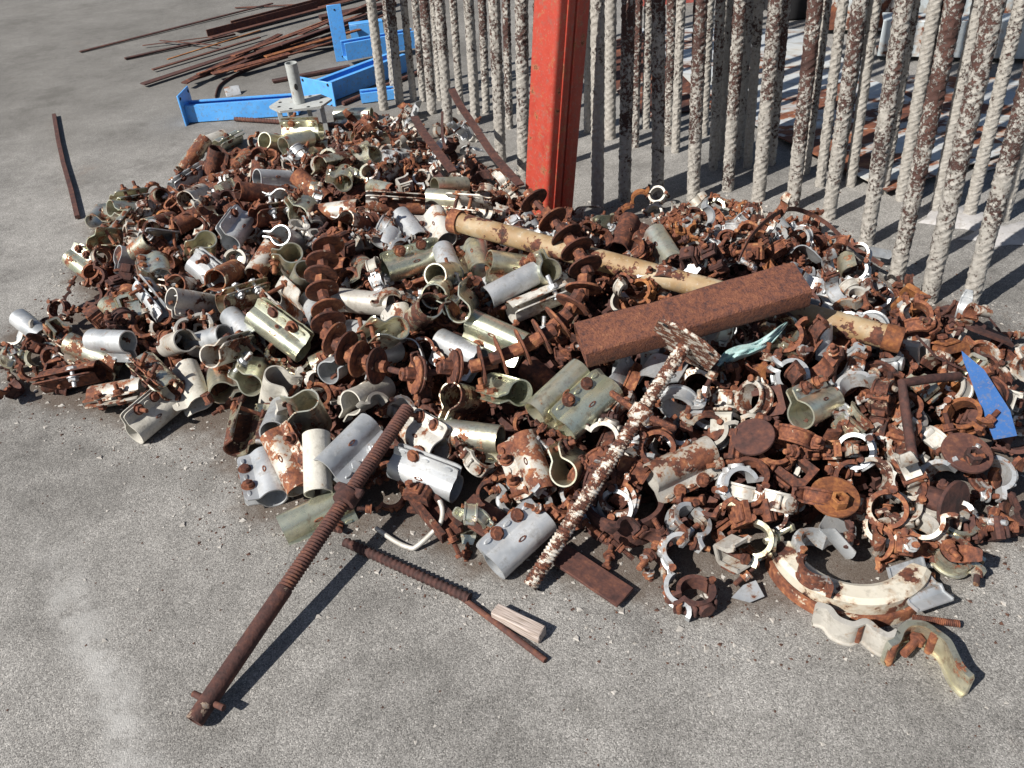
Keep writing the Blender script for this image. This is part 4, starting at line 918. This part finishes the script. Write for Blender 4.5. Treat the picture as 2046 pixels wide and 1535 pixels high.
# dark rusty filler added low in the heap so its gaps look dark
b = MB(); n_ = 60
for j in range(_ny - 1):
    for i in range(_nx - 1):
        if HF[j, i] > .055:
            x, y = GX0 + i * GSTEP, GY0 + j * GSTEP
            for q in range(4):
                u, w_ = x + frng.random() * GSTEP, y + frng.random() * GSTEP; z = max(.004, zs(u, w_) - .062 + frng.uniform(-.012, .012)); s = frng.uniform(.007, .016); R = rand_rot(frng)
                b.add([Vector((u, w_, z)) + R @ Vector((a * s, c * s * .7, e_ * s * .35)) for a in (-1, 1) for c in (-1, 1) for e_ in (-1, 1)], [(0, 1, 3, 2), (4, 6, 7, 5), (0, 4, 5, 1), (2, 3, 7, 6), (0, 2, 6, 4), (1, 5, 7, 3)])
tag(link('dark_gap_filler', b.mesh('dark_gap_filler'), 'd', rust=1), 'dark rusty filler added so the gaps low in the heap look dark', 'debris', kind='stuff')

# ------------------------------------------------------------------ single pieces on and round the heap
def between(p0, z0, p1, z1): return gp(*p0, z0), gp(*p1, z1)
def top_of(x, y, off): return heap_pt(x, y, off)

# string of round plate nuts
CH = [(1066, 400, 52, .45, 1), (1103, 438, 52, .46, 1), (1131, 470, 55, .46, 1), (1151, 497, 58, .48, 1), (1169, 532, 65, .5, 1), (1166, 576, 95, .5, -1), (1145, 608, 120, .42, -1), (1116, 643, 140, .2, -1),
      (1084, 672, 150, .15, -1), (1046, 693, 155, .12, -1), (1002, 711, 160, .1, -1), (964, 728, 168, .12, 1), (911, 734, 185, .3, 1), (903, 737, 185, .3, 1), (836, 749, 185, .36, 1), (828, 750, 185, .36, 1), (752, 731, 205, .5, 1),
      (717, 717, 212, .5, 1), (691, 696, 220, .5, 1), (667, 676, 232, .5, 1), (656, 646, 255, .55, -1), (656, 620, 262, .55, -1), (644, 582, 268, .5, -1), (641, 552, 270, .5, -1), (644, 522, 272, .5, -1), (656, 492, 280, .5, -1)]
pts_chain = []
NTH = 'first second third fourth fifth sixth seventh eighth ninth tenth eleventh twelfth thirteenth fourteenth fifteenth sixteenth seventeenth eighteenth nineteenth twentieth twenty-first twenty-second twenty-third twenty-fourth twenty-fifth twenty-sixth'.split()
for i, (x, y, ang, ratio, sg) in enumerate(CH):
    P = top_of(x, y, .1 if i < 12 else .085); v, ix, iy = img_axes(P); a = radians(ang)
    d2 = ix * cos(a) - iy * sin(a)
    ax = (d2 * sqrt(1 - ratio * ratio) - v * ratio * (1 if i < 5 or 11 < i else .6)).normalized()
    if i >= 20: ax = (iy * -.78 + ix * rnd.uniform(-.12, .2) - v * .62).normalized()
    elif i >= 16: ax = (ix * .8 - iy * (.1 + .12 * (i - 16)) - v * .5).normalized()
    nutside = -1 if i < 12 or 16 <= i < 20 else 1
    M = basis(ax.orthogonal(), ax * nutside, P)
    M = Matrix((*[Vector(c) for c in (M.col[0][:3], M.col[1][:3], M.col[2][:3])],)).transposed().to_4x4(); M.translation = P
    e = link('plate_nut', None, M=M @ Matrix.Rotation(rnd.uniform(0, 3), 4, 'Z'))
    link('plate', PND, 'r' if i < 12 else 'w', e, .9 if i < 12 else .76); link('hex_nut', PNN, 'r' if i % 3 else 'w', e, .93 if i % 3 else .7); link('collar', PNB, 'r', e, .9)
    seg = ('near the red post' if i < 5 else 'near the rusty square tube') if i < 8 else ('seen edge-on by the yellow sleeves' if i < 12 else ('in the middle bend, paired plates' if i < 16 else ('in the far bend' if i < 20 else 'piled at the string\'s end')))
    tag(e, f'round rusty plate nut on the string, {NTH[i]} from its red post end', 'plate nut', 'plate nuts on the string')
    pts_chain.append(P)
LANDMARKS.append(('the string of plate nuts', pts_chain))
# the wire they are strung on
def smooth(P, k=6):
    Q = []
    for i in range(len(P) - 1):
        p0, p1, p2, p3 = P[max(i - 1, 0)], P[i], P[i + 1], P[min(i + 2, len(P) - 1)]
        for j in range(k):
            t = j / k; Q.append(.5 * ((2 * p1) + (p2 - p0) * t + (2 * p0 - 5 * p1 + 4 * p2 - p3) * t * t + (3 * p1 - p0 - 3 * p2 + p3) * t ** 3))
    return Q + [P[-1]]
o = link('string_wire', mtube(smooth(pts_chain), .0055, 8).mesh('string_wire'), 'd', rust=1); tag(o, 'rusty wire threading the round plate nuts together', 'wire')

# rusty square tube lying across the cream pipe
A, B = top_of(1160, 690, .10), top_of(1600, 568, .125); Lq = (B - A).length
def box_tube(L, w_, h_, t, r_):
    pr = []
    for cx, cy, a0 in ((w_ / 2 - r_, h_ / 2 - r_, 0), (-w_ / 2 + r_, h_ / 2 - r_, 90), (-w_ / 2 + r_, -h_ / 2 + r_, 180), (w_ / 2 - r_, -h_ / 2 + r_, 270)):
        pr += [(cx + r_ * cos(radians(a0 + 30 * k)), cy + r_ * sin(radians(a0 + 30 * k))) for k in range(4)]
    inn = [(x * (1 - 2 * t / w_), y * (1 - 2 * t / h_)) for x, y in pr]; n = len(pr)
    ns = 15; rg = random.Random(8); v = []; f = []
    for i in range(ns):
        x = L * i / (ns - 1); dy, dz = rg.uniform(-.0008, .0008), rg.uniform(-.0008, .0008); b_ = 1 + rg.uniform(-.012, .012)
        v += [(x, p[0] * b_ + dy, p[1] + dz - (.0025 if 4 < i < 8 and p[1] > 0 and abs(p[0]) > w_ * .4 else 0)) for p in pr] + [(x, p[0] + dy, p[1] + dz) for p in inn]
    for i in range(ns - 1):
        for k in range(n):
            k2 = (k + 1) % n; o_ = i * 2 * n; q_ = o_ + 2 * n
            f += [(o_ + k, o_ + k2, q_ + k2, q_ + k), (o_ + n + k, o_ + n + k2, q_ + n + k2, q_ + n + k)]
    for o_ in (0, (ns - 1) * 2 * n):
        f += [(o_ + k, o_ + (k + 1) % n, o_ + n + (k + 1) % n, o_ + n + k) for k in range(n)]
    return MB().add(v, f)
PITTED = metal('pitted_brown_rust', [(.13, .055, .035), (.2, .09, .05)], 0, .85, fixed_rust=.97, scale=46, bump=.8, rustramp=[(.36, (.045, .022, .021)), (.46, (.10, .038, .027)), (.56, (.155, .056, .032)), (.68, (.20, .078, .042)), (.82, (.34, .20, .10))])
o = link('square_tube', box_tube(Lq, .077, .043, .004, .008).mesh('square_tube', 25), PITTED, M=basis(B - A, (.0, -.25, 1), A)); tag(o, 'thick brown rusted square tube lying across the cream pipe', 'steel tube')
LANDMARKS.append(('the rusty square tube', [A + (B - A) * k / 4 for k in range(5)]))
# cream pipe
A, B = top_of(908, 442, .095), top_of(1782, 676, .075); Lp = (B - A).length
e = link('cream_pipe', None, M=basis(A - B, (0, 0, 1), (A + B) / 2)); tag(e, 'long cream painted pipe with rust bleeding through, under the square tube', 'pipe')
link('pipe_body', mpipe(Lp, .0215, .003, 28).mesh('pipe_body'), 'c', e, .36); link('collar', mpipe(.022, .0262, .0036, 28).xf(Matrix.Translation((Lp / 2 - .004, 0, 0))).mesh('collar'), 'r', e, 1)
link('rusted_end', mpipe(.03, .0232, .004, 28).xf(Matrix.Translation((-Lp / 2 - .002, 0, 0))).mesh('rusted_end'), 'o', e, .9)
LANDMARKS.append(('the cream pipe', [A + (B - A) * k / 6 for k in range(7)]))

# screw jack with white paint flaking off its thread
FLAKE = metal('flaking_white_thread', [(.5, .47, .42), (.62, .6, .56)], 0, .7, scale=75, bump=.5)
A, B = gp(1058, 1172, .014), top_of(1368, 690, .14); Lj = (B - A).length
e = link('screw_jack', None, M=basis(B - A, (0, 0, 1), A)); tag(e, 'screw jack with flaking white thread, wing nut and bent base plate', 'screw jack')
link('threaded_rod', mthread(Lj, .0114, .0012, .0060, 18).mesh('threaded_rod', 50), FLAKE, e, .5)
pm = mextrude([(-.066, -.022), (-.044, -.056), (.044, -.056), (.066, -.022), (.066, .022), (.044, .056), (-.044, .056), (-.066, .022)], .005).xf(Matrix.Rotation(pi / 2, 4, 'Z'))
v, ix, iy = img_axes(B); nrm = (ix * -.54 - iy * .84) * .95 - v * .3
bpl = link('base_plate', pm.mesh('base_plate'), FLAKE, e, .5, e.matrix_basis.inverted() @ basis(nrm, ix * .84 - iy * .54, B))
for sy, sz in ((-1, -1), (1, -1), (-1, 1), (1, 1)): link('bolt_hole', mlathe([(-.0036, .005), (.0036, .005)], 10).xf(Matrix.Translation((0, sy * .042, sz * .042)) @ Matrix.Rotation(pi / 2, 4, 'Y')).mesh('bolt_hole'), metal_black(), bpl)
wn = link('wing_nut', mlathe([(-.013, .015), (-.011, .018), (.011, .018), (.013, .015)], 16).xf(Matrix.Rotation(pi / 2, 4, 'Y')).mesh('wing_nut'), FLAKE, e, .45, Matrix.Translation((Lj * .70, 0, 0)) @ Matrix.Rotation(radians(15), 4, 'X'))
for s in (-1, 1): link('wing', mbox(.010, .046, .013, (0, s * .038, 0), .003).xf(Matrix.Rotation(s * -.12, 4, 'Z')).mesh('wing'), FLAKE, wn, .85)
LANDMARKS.append(('the white flaking screw jack', [A + (B - A) * k / 5 for k in range(6)]))
# long brown screw jack lying on the concrete
A, B = gp(388, 1442, .016), top_of(815, 815, .075); Lj = (B - A).length
JB = metal('brown_jack', [(.20, .18, .17), (.28, .27, .26)], .2, .7, scale=26, bump=.3, rustramp=RUSTDARK)
e = link('screw_jack', None, M=basis(B - A, (0, 0, 1), A)); tag(e, 'long brown screw jack propped on the heap, smooth foot on bare concrete', 'screw jack')
link('smooth_tube', mpipe(Lj * .36, .0126, .004, 24).xf(Matrix.Translation((Lj * .18, 0, 0))).mesh('smooth_tube'), JB, e, .72)
link('threaded_rod', mthread(Lj * .64, .0114, .0012, .0056, 18).xf(Matrix.Translation((Lj * .36, 0, 0))).mesh('threaded_rod', 50), 'd', e, 1)
link('cross_pin', mtube([(.03, -.027, 0), (.03, .027, 0)], .0045, 10).mesh('cross_pin'), 'd', e, 1)
link('collar_nut', mlathe([(-.012, .016), (-.010, .0195), (.010, .0195), (.012, .016)], 12).xf(Matrix.Translation((Lj * .655, 0, 0)) @ Matrix.Rotation(pi / 2, 4, 'Y')).join(mbox(.016, .052, .011, (Lj * .675, 0, .006), .003)).mesh('collar_nut'), 'd', e, 1)
LANDMARKS.append(('the long brown screw jack', [A + (B - A) * k / 5 for k in range(6)]))
# rods and scraps on the concrete
A, B = gp(690, 1083, .0095), gp(938, 1196, .0095); o = link('threaded_rod', mthread((B - A).length, .0076, .0014, .0088, 14).mesh('threaded_rod', 50), 'd', rust=1, M=basis(B - A, None, A)); tag(o, 'short dark coarse-threaded rod lying on concrete before the heap', 'rod')
A, B = gp(918, 1190, .006), gp(1090, 1320, .005); o = link('plain_rod', mtube([(0, 0, 0), ((B - A).length, 0, 0)], .0046, 10).mesh('plain_rod'), 'd', rust=1, M=basis(B - A, None, A)); tag(o, 'thin plain rusty rod lying beside the wood block', 'rod')
WOOD = bpy.data.materials.new('weathered_wood'); WOOD.use_nodes = True; nt = WOOD.node_tree
wv = N(nt, 'ShaderNodeTexNoise'); mp = N(nt, 'ShaderNodeMapping'); mp.inputs['Scale'].default_value = (6, 120, 120); tc = N(nt, 'ShaderNodeTexCoord'); nt.links.new(tc.outputs['Object'], mp.inputs[0]); nt.links.new(mp.outputs[0], wv.inputs[0])
wr = ramp(nt, [(.3, (.20, .16, .13)), (.5, (.40, .33, .29)), (.7, (.52, .45, .42))]); nt.links.new(wv.outputs['Fac'], wr.inputs[0]); nt.links.new(wr.outputs[0], nt.nodes['Principled BSDF'].inputs['Base Color']); nt.nodes['Principled BSDF'].inputs['Roughness'].default_value = .85
bp = N(nt, 'ShaderNodeBump'); bp.inputs['Strength'].default_value = .6; bp.inputs['Distance'].default_value = .002; nt.links.new(wv.outputs['Fac'], bp.inputs['Height']); nt.links.new(bp.outputs[0], nt.nodes['Principled BSDF'].inputs['Normal'])
A, B = gp(988, 1217, .016), gp(1084, 1264, .016); o = link('wood_block', mbox((B - A).length, .021, .019, ((B - A).length / 2, 0, -.006), .0015).mesh('wood_block'), WOOD, M=basis(B - A, None, A)); tag(o, 'small weathered wood block lying on concrete beside a thin rod', 'wood block')
# flat bar stub, buried flat, bent wire handle
A, B = gp(1100, 1095, .02), gp(1250, 1195, .012); o = link('flat_bar', mbox((B - A).length, .042, .006, ((B - A).length / 2, 0, 0), .001).mesh('flat_bar'), 'd', rust=1, M=basis(B - A, (0, 0, 1), A)); tag(o, 'short dark rusty flat bar lying at the foot of the white jack', 'steel bar')
A, B = gp(925, 1010, .035), gp(1030, 1075, .012); o = link('flat_bar', mbox((B - A).length, .06, .006, ((B - A).length / 2, 0, 0), .001).mesh('flat_bar'), 'd', rust=1, M=basis(B - A, (0, 0, 1), A)); tag(o, 'broad rusty flat bar under the open white clamps', 'steel bar')
A, B = gp(830, 985, .03), gp(905, 1075, .02); o = link('channel_stub', channel((B - A).length, .04, .02, .004).mesh('channel_stub', 25), 'r', rust=.9, M=basis(B - A, (0, 0, 1), A)); tag(o, 'short rusty channel stub beside the bent wire handle', 'steel channel')
P = [gp(752, 1056, .006), gp(790, 1082, .006), gp(820, 1095, .007), gp(833, 1092, .009), gp(858, 1070, .02), gp(880, 1045, .035), gp(884, 1020, .045), gp(878, 1000, .055)]
o = link('wire_handle', mtube(smooth(P, 5), .0042, 10).mesh('wire_handle'), 'w', rust=.15); tag(o, 'pale bent wire handle standing in front of the heap', 'wire handle')
# big curved band pair at the front
def band(cx, cy, z, R0, wid, a0, a1, mt, ru, lab, hgt, tilt):
    pr = []
    n = 30; b = MB()
    for k in range(n + 1):
        a = radians(a0 + (a1 - a0) * k / n)
        for r_, z_ in ((R0 - wid / 2, 0), (R0 + wid / 2, -.004), (R0 + wid / 2, hgt * .8), (R0 + wid * .3, hgt), (R0 - wid * .3, hgt), (R0 - wid / 2, hgt * .85)): b.v.append((r_ * cos(a), r_ * sin(a), z_))
    for k in range(n):
        for i in range(6): b.f.append((k * 6 + i, k * 6 + (i + 1) % 6, k * 6 + 6 + (i + 1) % 6, k * 6 + 6 + i))
    b.f += [tuple(range(6)), tuple(range(n * 6, n * 6 + 6))]
    o = link('curved_band', b.mesh('curved_band', 30), mt, rust=ru, M=Matrix.Translation(gp(cx, cy, z)) @ Matrix.Rotation(radians(tilt), 4, 'X'))
    return tag(o, lab, 'pipe band')
WB = metal('rusted_white_band', [(.5, .46, .38), (.62, .58, .49)], 0, .6, scale=20)
band(1690, 1105, .012, .098, .036, 175, 325, WB, .33, 'wide curved band in flaking cream paint at the heap\'s front edge', .028, 0)
band(1690, 1118, .004, .118, .008, 178, 335, WB, .7, 'thin rusty rim band curving outside the cream band', .016, 0)
LANDMARKS.append(('the cream curved band', [gp(1640, 1190, .01), gp(1740, 1190, .01), gp(1560, 1130, .01)]))
band(1245, 1030, .004, .062, .012, 170, 370, 'd', 1, 'dark rusted ring half buried behind the white jack', .045, 0)
# strap bands, thin bars sticking out
curve_bar('strap_band', [top_of(1475, 520, .07), top_of(1500, 472, .085), top_of(1545, 430, .085), top_of(1590, 418, .075), top_of(1650, 445, .06), top_of(1700, 490, .05), top_of(1765, 530, .04)], .011, .0022, 'd', 1, 'thin rusty strap arching over clamps by the bars', 'strap', hgt=True)
curve_bar('flat_strip', [top_of(1040, 372, .085), top_of(985, 310, .12), gp(945, 250, .17), gp(918, 210, .20), gp(903, 180, .22)], .022, .005, 'd', 1, 'long rusty strip leaning against the bars beside the red post', 'steel strip')
curve_bar('flat_strip', [top_of(905, 345, .06), top_of(875, 305, .08), top_of(845, 265, .09), top_of(828, 235, .09)], .024, .005, 'd', 1, 'short rusty strip sloping up the back of the heap', 'steel strip')
curve_bar('flat_strip', [top_of(890, 210 + 90, .09), top_of(884, 270, .1), gp(884, 225, .12)], .008, .004, 'd', 1, 'narrow dark strip standing against a bar at the back', 'steel strip')
curve_bar('bent_wire', [top_of(1838, 640, .05), gp(1905, 633, .05), gp(1972, 632, .04), gp(1995, 660, .05), gp(2008, 682, .06), gp(1970, 718, .07), top_of(1935, 745, .05), top_of(1870, 715, .06), top_of(1830, 672, .05)], .003, .003, 'd', 1, 'loop of thin rusty wire round the rusted angle by the blue plate', 'wire', sm=False)
curve_bar('flat_strip', [top_of(1880, 618, .03), top_of(1950, 655, .035), top_of(2015, 685, .03)], .035, .006, 'd', 1, 'tapered reddish steel strip beside the thin wire loop', 'steel strip')
P = [top_of(1915, 752, .075), top_of(1860, 757, .08), top_of(1802, 766, .085)]; o = link('bent_rod', mtube([P[0], P[1], P[2], P[2] + (top_of(1812, 840, .06) - P[2]) * .5, top_of(1812, 840, .06), top_of(1828, 945, .05)], .008, 10).mesh('bent_rod'), 'd', rust=1); tag(o, 'rusty rod bent to a right angle on top of clamps', 'rod')
# blue plates in the heap
A = top_of(1965, 790, .085); v, ix, iy = img_axes(A)
o = link('blue_plate', MB().join(mextrude([(-.024, -.07), (.008, -.08), (.020, -.04), (.022, .035), (.010, .08), (.004, .065)], .004)).mesh('blue_plate'), BLUED, M=Matrix((ix * .86 + iy * .5, -v, -ix * .5 + iy * .86)).transposed().to_4x4())
o.matrix_basis = Matrix.Translation(A) @ o.matrix_basis; tag(o, 'dull blue pointed steel plate sticking out beside shiny box clamp', 'steel plate'); LANDMARKS.append(('the blue plate', [A]))
# pale blue rag
def cloth():
    lo = [(1415, 744), (1440, 738), (1470, 722), (1505, 708), (1542, 688), (1576, 646)]; hi = [(1436, 716), (1452, 700), (1476, 690), (1506, 684), (1534, 668), (1570, 642)]
    A_ = smooth([top_of(x, y, .058) for x, y in lo], 6); B_ = smooth([top_of(x, y, .07) for x, y in hi], 6); C = A_[15].copy(); v, ix, iy = img_axes(C)
    n = len(A_); m_ = 11; b = MB(); rg = random.Random(4); ph = [rg.uniform(0, 6) for _ in range(4)]
    def pt(i, j):
        t = j / (m_ - 1); p = A_[i].lerp(B_[i], t); u = i / (n - 1)
        h = .006 * sin(9 * u + 5 * t + ph[0]) + .004 * sin(23 * u - 7 * t + ph[1]) + .003 * sin(4 * u + 17 * t + ph[2]) - .014 * (2 * t - 1) ** 2 + .0015 * sin(61 * u + 31 * t)
        return p - v * h - C
    b.v = [tuple(pt(i, j) + v * dz) for dz in (0, .005) for i in range(n) for j in range(m_)]; q = n * m_
    for i in range(n - 1):
        for j in range(m_ - 1):
            k = i * m_ + j; b.f += [(k, k + 1, k + m_ + 1, k + m_), (q + k, q + k + m_, q + k + m_ + 1, q + k + 1)]
    rim = [j for j in range(m_)] + [i * m_ + m_ - 1 for i in range(1, n)] + [(n - 1) * m_ + j for j in range(m_ - 2, -1, -1)] + [i * m_ for i in range(n - 2, 0, -1)]
    b.f += [(rim[k], rim[(k + 1) % len(rim)], q + rim[(k + 1) % len(rim)], q + rim[k]) for k in range(len(rim))]
    CL = metal('pale_blue_cloth', [(.22, .37, .37), (.36, .52, .52), (.45, .60, .59)], 0, .95, fixed_rust=.0, scale=60, bump=.9)
    e = link('cloth_rag', b.mesh('cloth_rag', 80), CL, M=Matrix.Translation(C)); tag(e, 'crumpled pale turquoise cloth under the square tube', 'rag')
    LANDMARKS.append(('the turquoise cloth', [C]))
cloth()
# flat round jack plates among the clamps
def disc_thing(x, y, ang, ratio, R_, mt, ru, lab, tube=True, off=.06):
    R_ *= .86
    P = top_of(x, y, off); v, ix, iy = img_axes(P); a = radians(ang); ax = ((ix * cos(a) - iy * sin(a)) * sqrt(1 - ratio ** 2) - v * ratio).normalized()
    e = link('jack_plate', None, M=Matrix.Translation(P) @ Vector((0, 0, 1)).rotation_difference(ax).to_matrix().to_4x4()); tag(e, lab, 'jack plate')
    link('plate', mlathe([(-.003, .005), (-.003, R_ - .001), (-.002, R_), (.002, R_), (.003, R_ - .001), (.003, .005)], 32).mesh('plate', 30), mt, e, ru)
    if tube: link('socket', mlathe([(.003, .012), (.004, .0135), (.019, .0135), (.02, .012), (.02, .008), (.008, .008)] if tube > 0 else [(-.003, .018), (-.05, .018), (-.05, .013), (-.03, .013)], 12 if tube < 0 else 6).mesh('socket', 30), mt, e, ru, Matrix.Translation((0, -.014 if tube > 0 else 0, 0)))
disc_thing(1505, 873, 250, .82, .039, 'd', 1, 'flat dark rusty disc with a small centre hole among clamps', 0)
disc_thing(1668, 993, 290, .8, .042, 'o', .85, 'orange rusted round jack plate with stub socket', 1)
disc_thing(1932, 905, 300, .75, .044, 'd', 1, 'brown rusted round plate with square nut near the blue plate', 1)
disc_thing(1905, 1010, 20, .45, .045, 'd', 1, 'dark rusty disc standing on edge on its tube', -1)
# clamps lying alone on the concrete at the front
def lie(px, py, kind, mt, ru, ang, lab, rot=(0, 0), sc=1.15):
    R = Matrix.Scale(sc, 4) @ Matrix.Rotation(radians(ang), 4, 'Z') @ Matrix.Rotation(radians(90 + rot[0]), 4, 'X') @ Matrix.Rotation(radians(rot[1]), 4, 'Y')
    e = place_clamp(px, py, kind, mt, ru, P=gp(px, py, .021), R=R, push=False); ITEMS.pop(); tag(e, lab, 'tube clamp'); return e
lie(1390, 1190, 's', 'd', 1, 200, 'dark rusted tube clamp lying flat on bare concrete, its ring upward')
e = link('sprung_clamp', None, M=Matrix.Translation(gp(1775, 1290, .021))); tag(e, 'pale sprung clamp stretched out full length alone on the concrete', 'tube clamp')
def flat_strip_px(pts, name, mt, ru, par, hw=.019):
    o0 = par.matrix_basis.translation; P = [gp(x, y, .021) - o0 for x, y in pts]; P = smooth(P, 5)
    b = MB(); n = len(P)
    for i, p in enumerate(P):
        tg = (P[min(i + 1, n - 1)] - P[max(i - 1, 0)]).normalized(); sd = tg.cross(Vector((0, 0, 1))).normalized()
        for a, c in ((-1, -hw), (1, -hw), (1, -hw + .004), (.3, -hw + .005), (.3, hw - .005), (1, hw - .004), (1, hw), (-1, hw)): b.v.append(tuple(p + sd * a * .0045 + Vector((0, 0, c * (1 - .25 * (i in (0, n - 1)))))))
    for i in range(n - 1):
        for k in range(8): b.f.append((i * 8 + k, i * 8 + (k + 1) % 8, i * 8 + 8 + (k + 1) % 8, i * 8 + 8 + k))
    b.f += [tuple(range(8)), tuple(range(n * 8 - 8, n * 8))]
    link(name, b.mesh(name, 40), mt, par, ru)
flat_strip_px([(1625, 1228), (1650, 1235), (1668, 1256), (1700, 1268), (1725, 1262), (1748, 1280), (1770, 1290), (1790, 1280)], 'saddle', 'w', .2, e, .023)
flat_strip_px([(1768, 1308), (1785, 1300), (1795, 1278), (1812, 1266), (1840, 1268), (1862, 1282), (1885, 1300), (1898, 1325), (1912, 1352), (1935, 1375)], 'flap', 'y', .3, e, .023)
for x, y in ((1780, 1306), (1862, 1283), (1715, 1262)): link('hinge_pin', mtube([(0, 0, -.021), (0, 0, .021)], .0058, 10).mesh('hinge_pin'), 'r', e, .95, Matrix.Translation(gp(x, y, .021) - gp(1775, 1290, .021)))
link('eye_bolt', mthread(.05, .005, .0008, .0026, 10).join(hexprism(.011, .009).xf(Matrix.Translation((.03, 0, 0)) @ Matrix.Rotation(pi / 2, 4, 'Y'))).mesh('eye_bolt'), 'r', e, .95, basis(gp(1830, 1300) - gp(1812, 1320), None, gp(1805, 1308, .02) - gp(1775, 1290, .021)))
# pressed grey strip with a bolt, on the concrete by the cream band
A = gp(1835, 1180, .022); e = link('pressed_bracket', None, M=Matrix.Translation(A) @ Matrix.Rotation(radians(-75), 4, 'Z')); tag(e, 'pale pressed steel bracket with a rusty bolt, on concrete beside the cream band', 'bracket')
link('web', strip([(-.038, .02), (-.03, .01), (-.02, .002), (0, 0), (.008, .006), (.016, 0), (.034, .004)], .03, .0025, .003).mesh('web', 35), 'g', e, .15)
link('bolt', mthread(.06, .005, .0007, .0026, 10).mesh('bolt'), 'r', e, 1, Matrix.Translation((.03, -.03, -.012)) @ Matrix.Rotation(radians(60), 4, 'Z'))
A = gp(1492, 1188, .012); o = link('plate_scrap', mextrude([(-.024, -.006), (-.004, .012), (.022, .014), (.026, -.012), (.004, -.014)], .0012).xf(Matrix.Rotation(pi / 2, 4, 'X')).mesh('plate_scrap'), 'g', rust=.25, M=Matrix.Translation(A) @ Matrix.Rotation(radians(25), 4, 'Z') @ Matrix.Rotation(radians(18), 4, 'X')); tag(o, 'thin grey plate scrap beside the dark open clamp', 'plate')

# ------------------------------------------------------------------ names for every piece of the heap
BY = {}
for it in ITEMS:
    e, kw, c, rw, ex, p, cat = it
    bd, best = min((min((p - q).length for q in pts), ph) for ph, pts in LANDMARKS)
    BY.setdefault((kw, c, rw, ex, best), []).append((bd, it))
ORDW = ('closest', 'second closest', 'third closest', 'fourth closest', 'fifth closest', 'sixth closest', 'seventh closest', 'eighth closest')
SHORT = {'the white flaking screw jack': 'the white jack', 'the long brown screw jack': 'the brown jack', 'the rusty square tube': 'the square tube', 'the string of plate nuts': 'the strung nuts', 'the cream curved band': 'the cream band', 'the grey jack head': 'the jack head', 'the turquoise cloth': 'the cloth'}
RANKED = []
for (kw, c, rw, ex, best), L_ in BY.items():
    L_.sort(key=lambda t: t[0]); b_ = SHORT.get(best, best)
    for k, (bd, it) in enumerate(L_):
        wh = ('beside ' if bd < .13 else 'near ' if bd < .3 else 'away from ') + b_ if len(L_) == 1 else (f'{ORDW[k]} to {b_}' if k < 8 else f'well away from {b_}')
        RANKED.append((it, wh))
for (e, kw, c, rw, ex, p, cat), wh in RANKED:
    lab = f'{c} {kw} {rw}, {ex}, {wh}'
    if len(lab.split()) > 16: lab = lab.replace('lightly rust-spotted', 'spotted').replace('the blue plate', 'blue plate').replace(' closest to the', ' closest to')
    if len(lab.split()) > 16: print('LONG', lab)
    tag(e, lab, cat, f'{c} {kw}s in the heap, {wh if wh.startswith("well") else ex}')
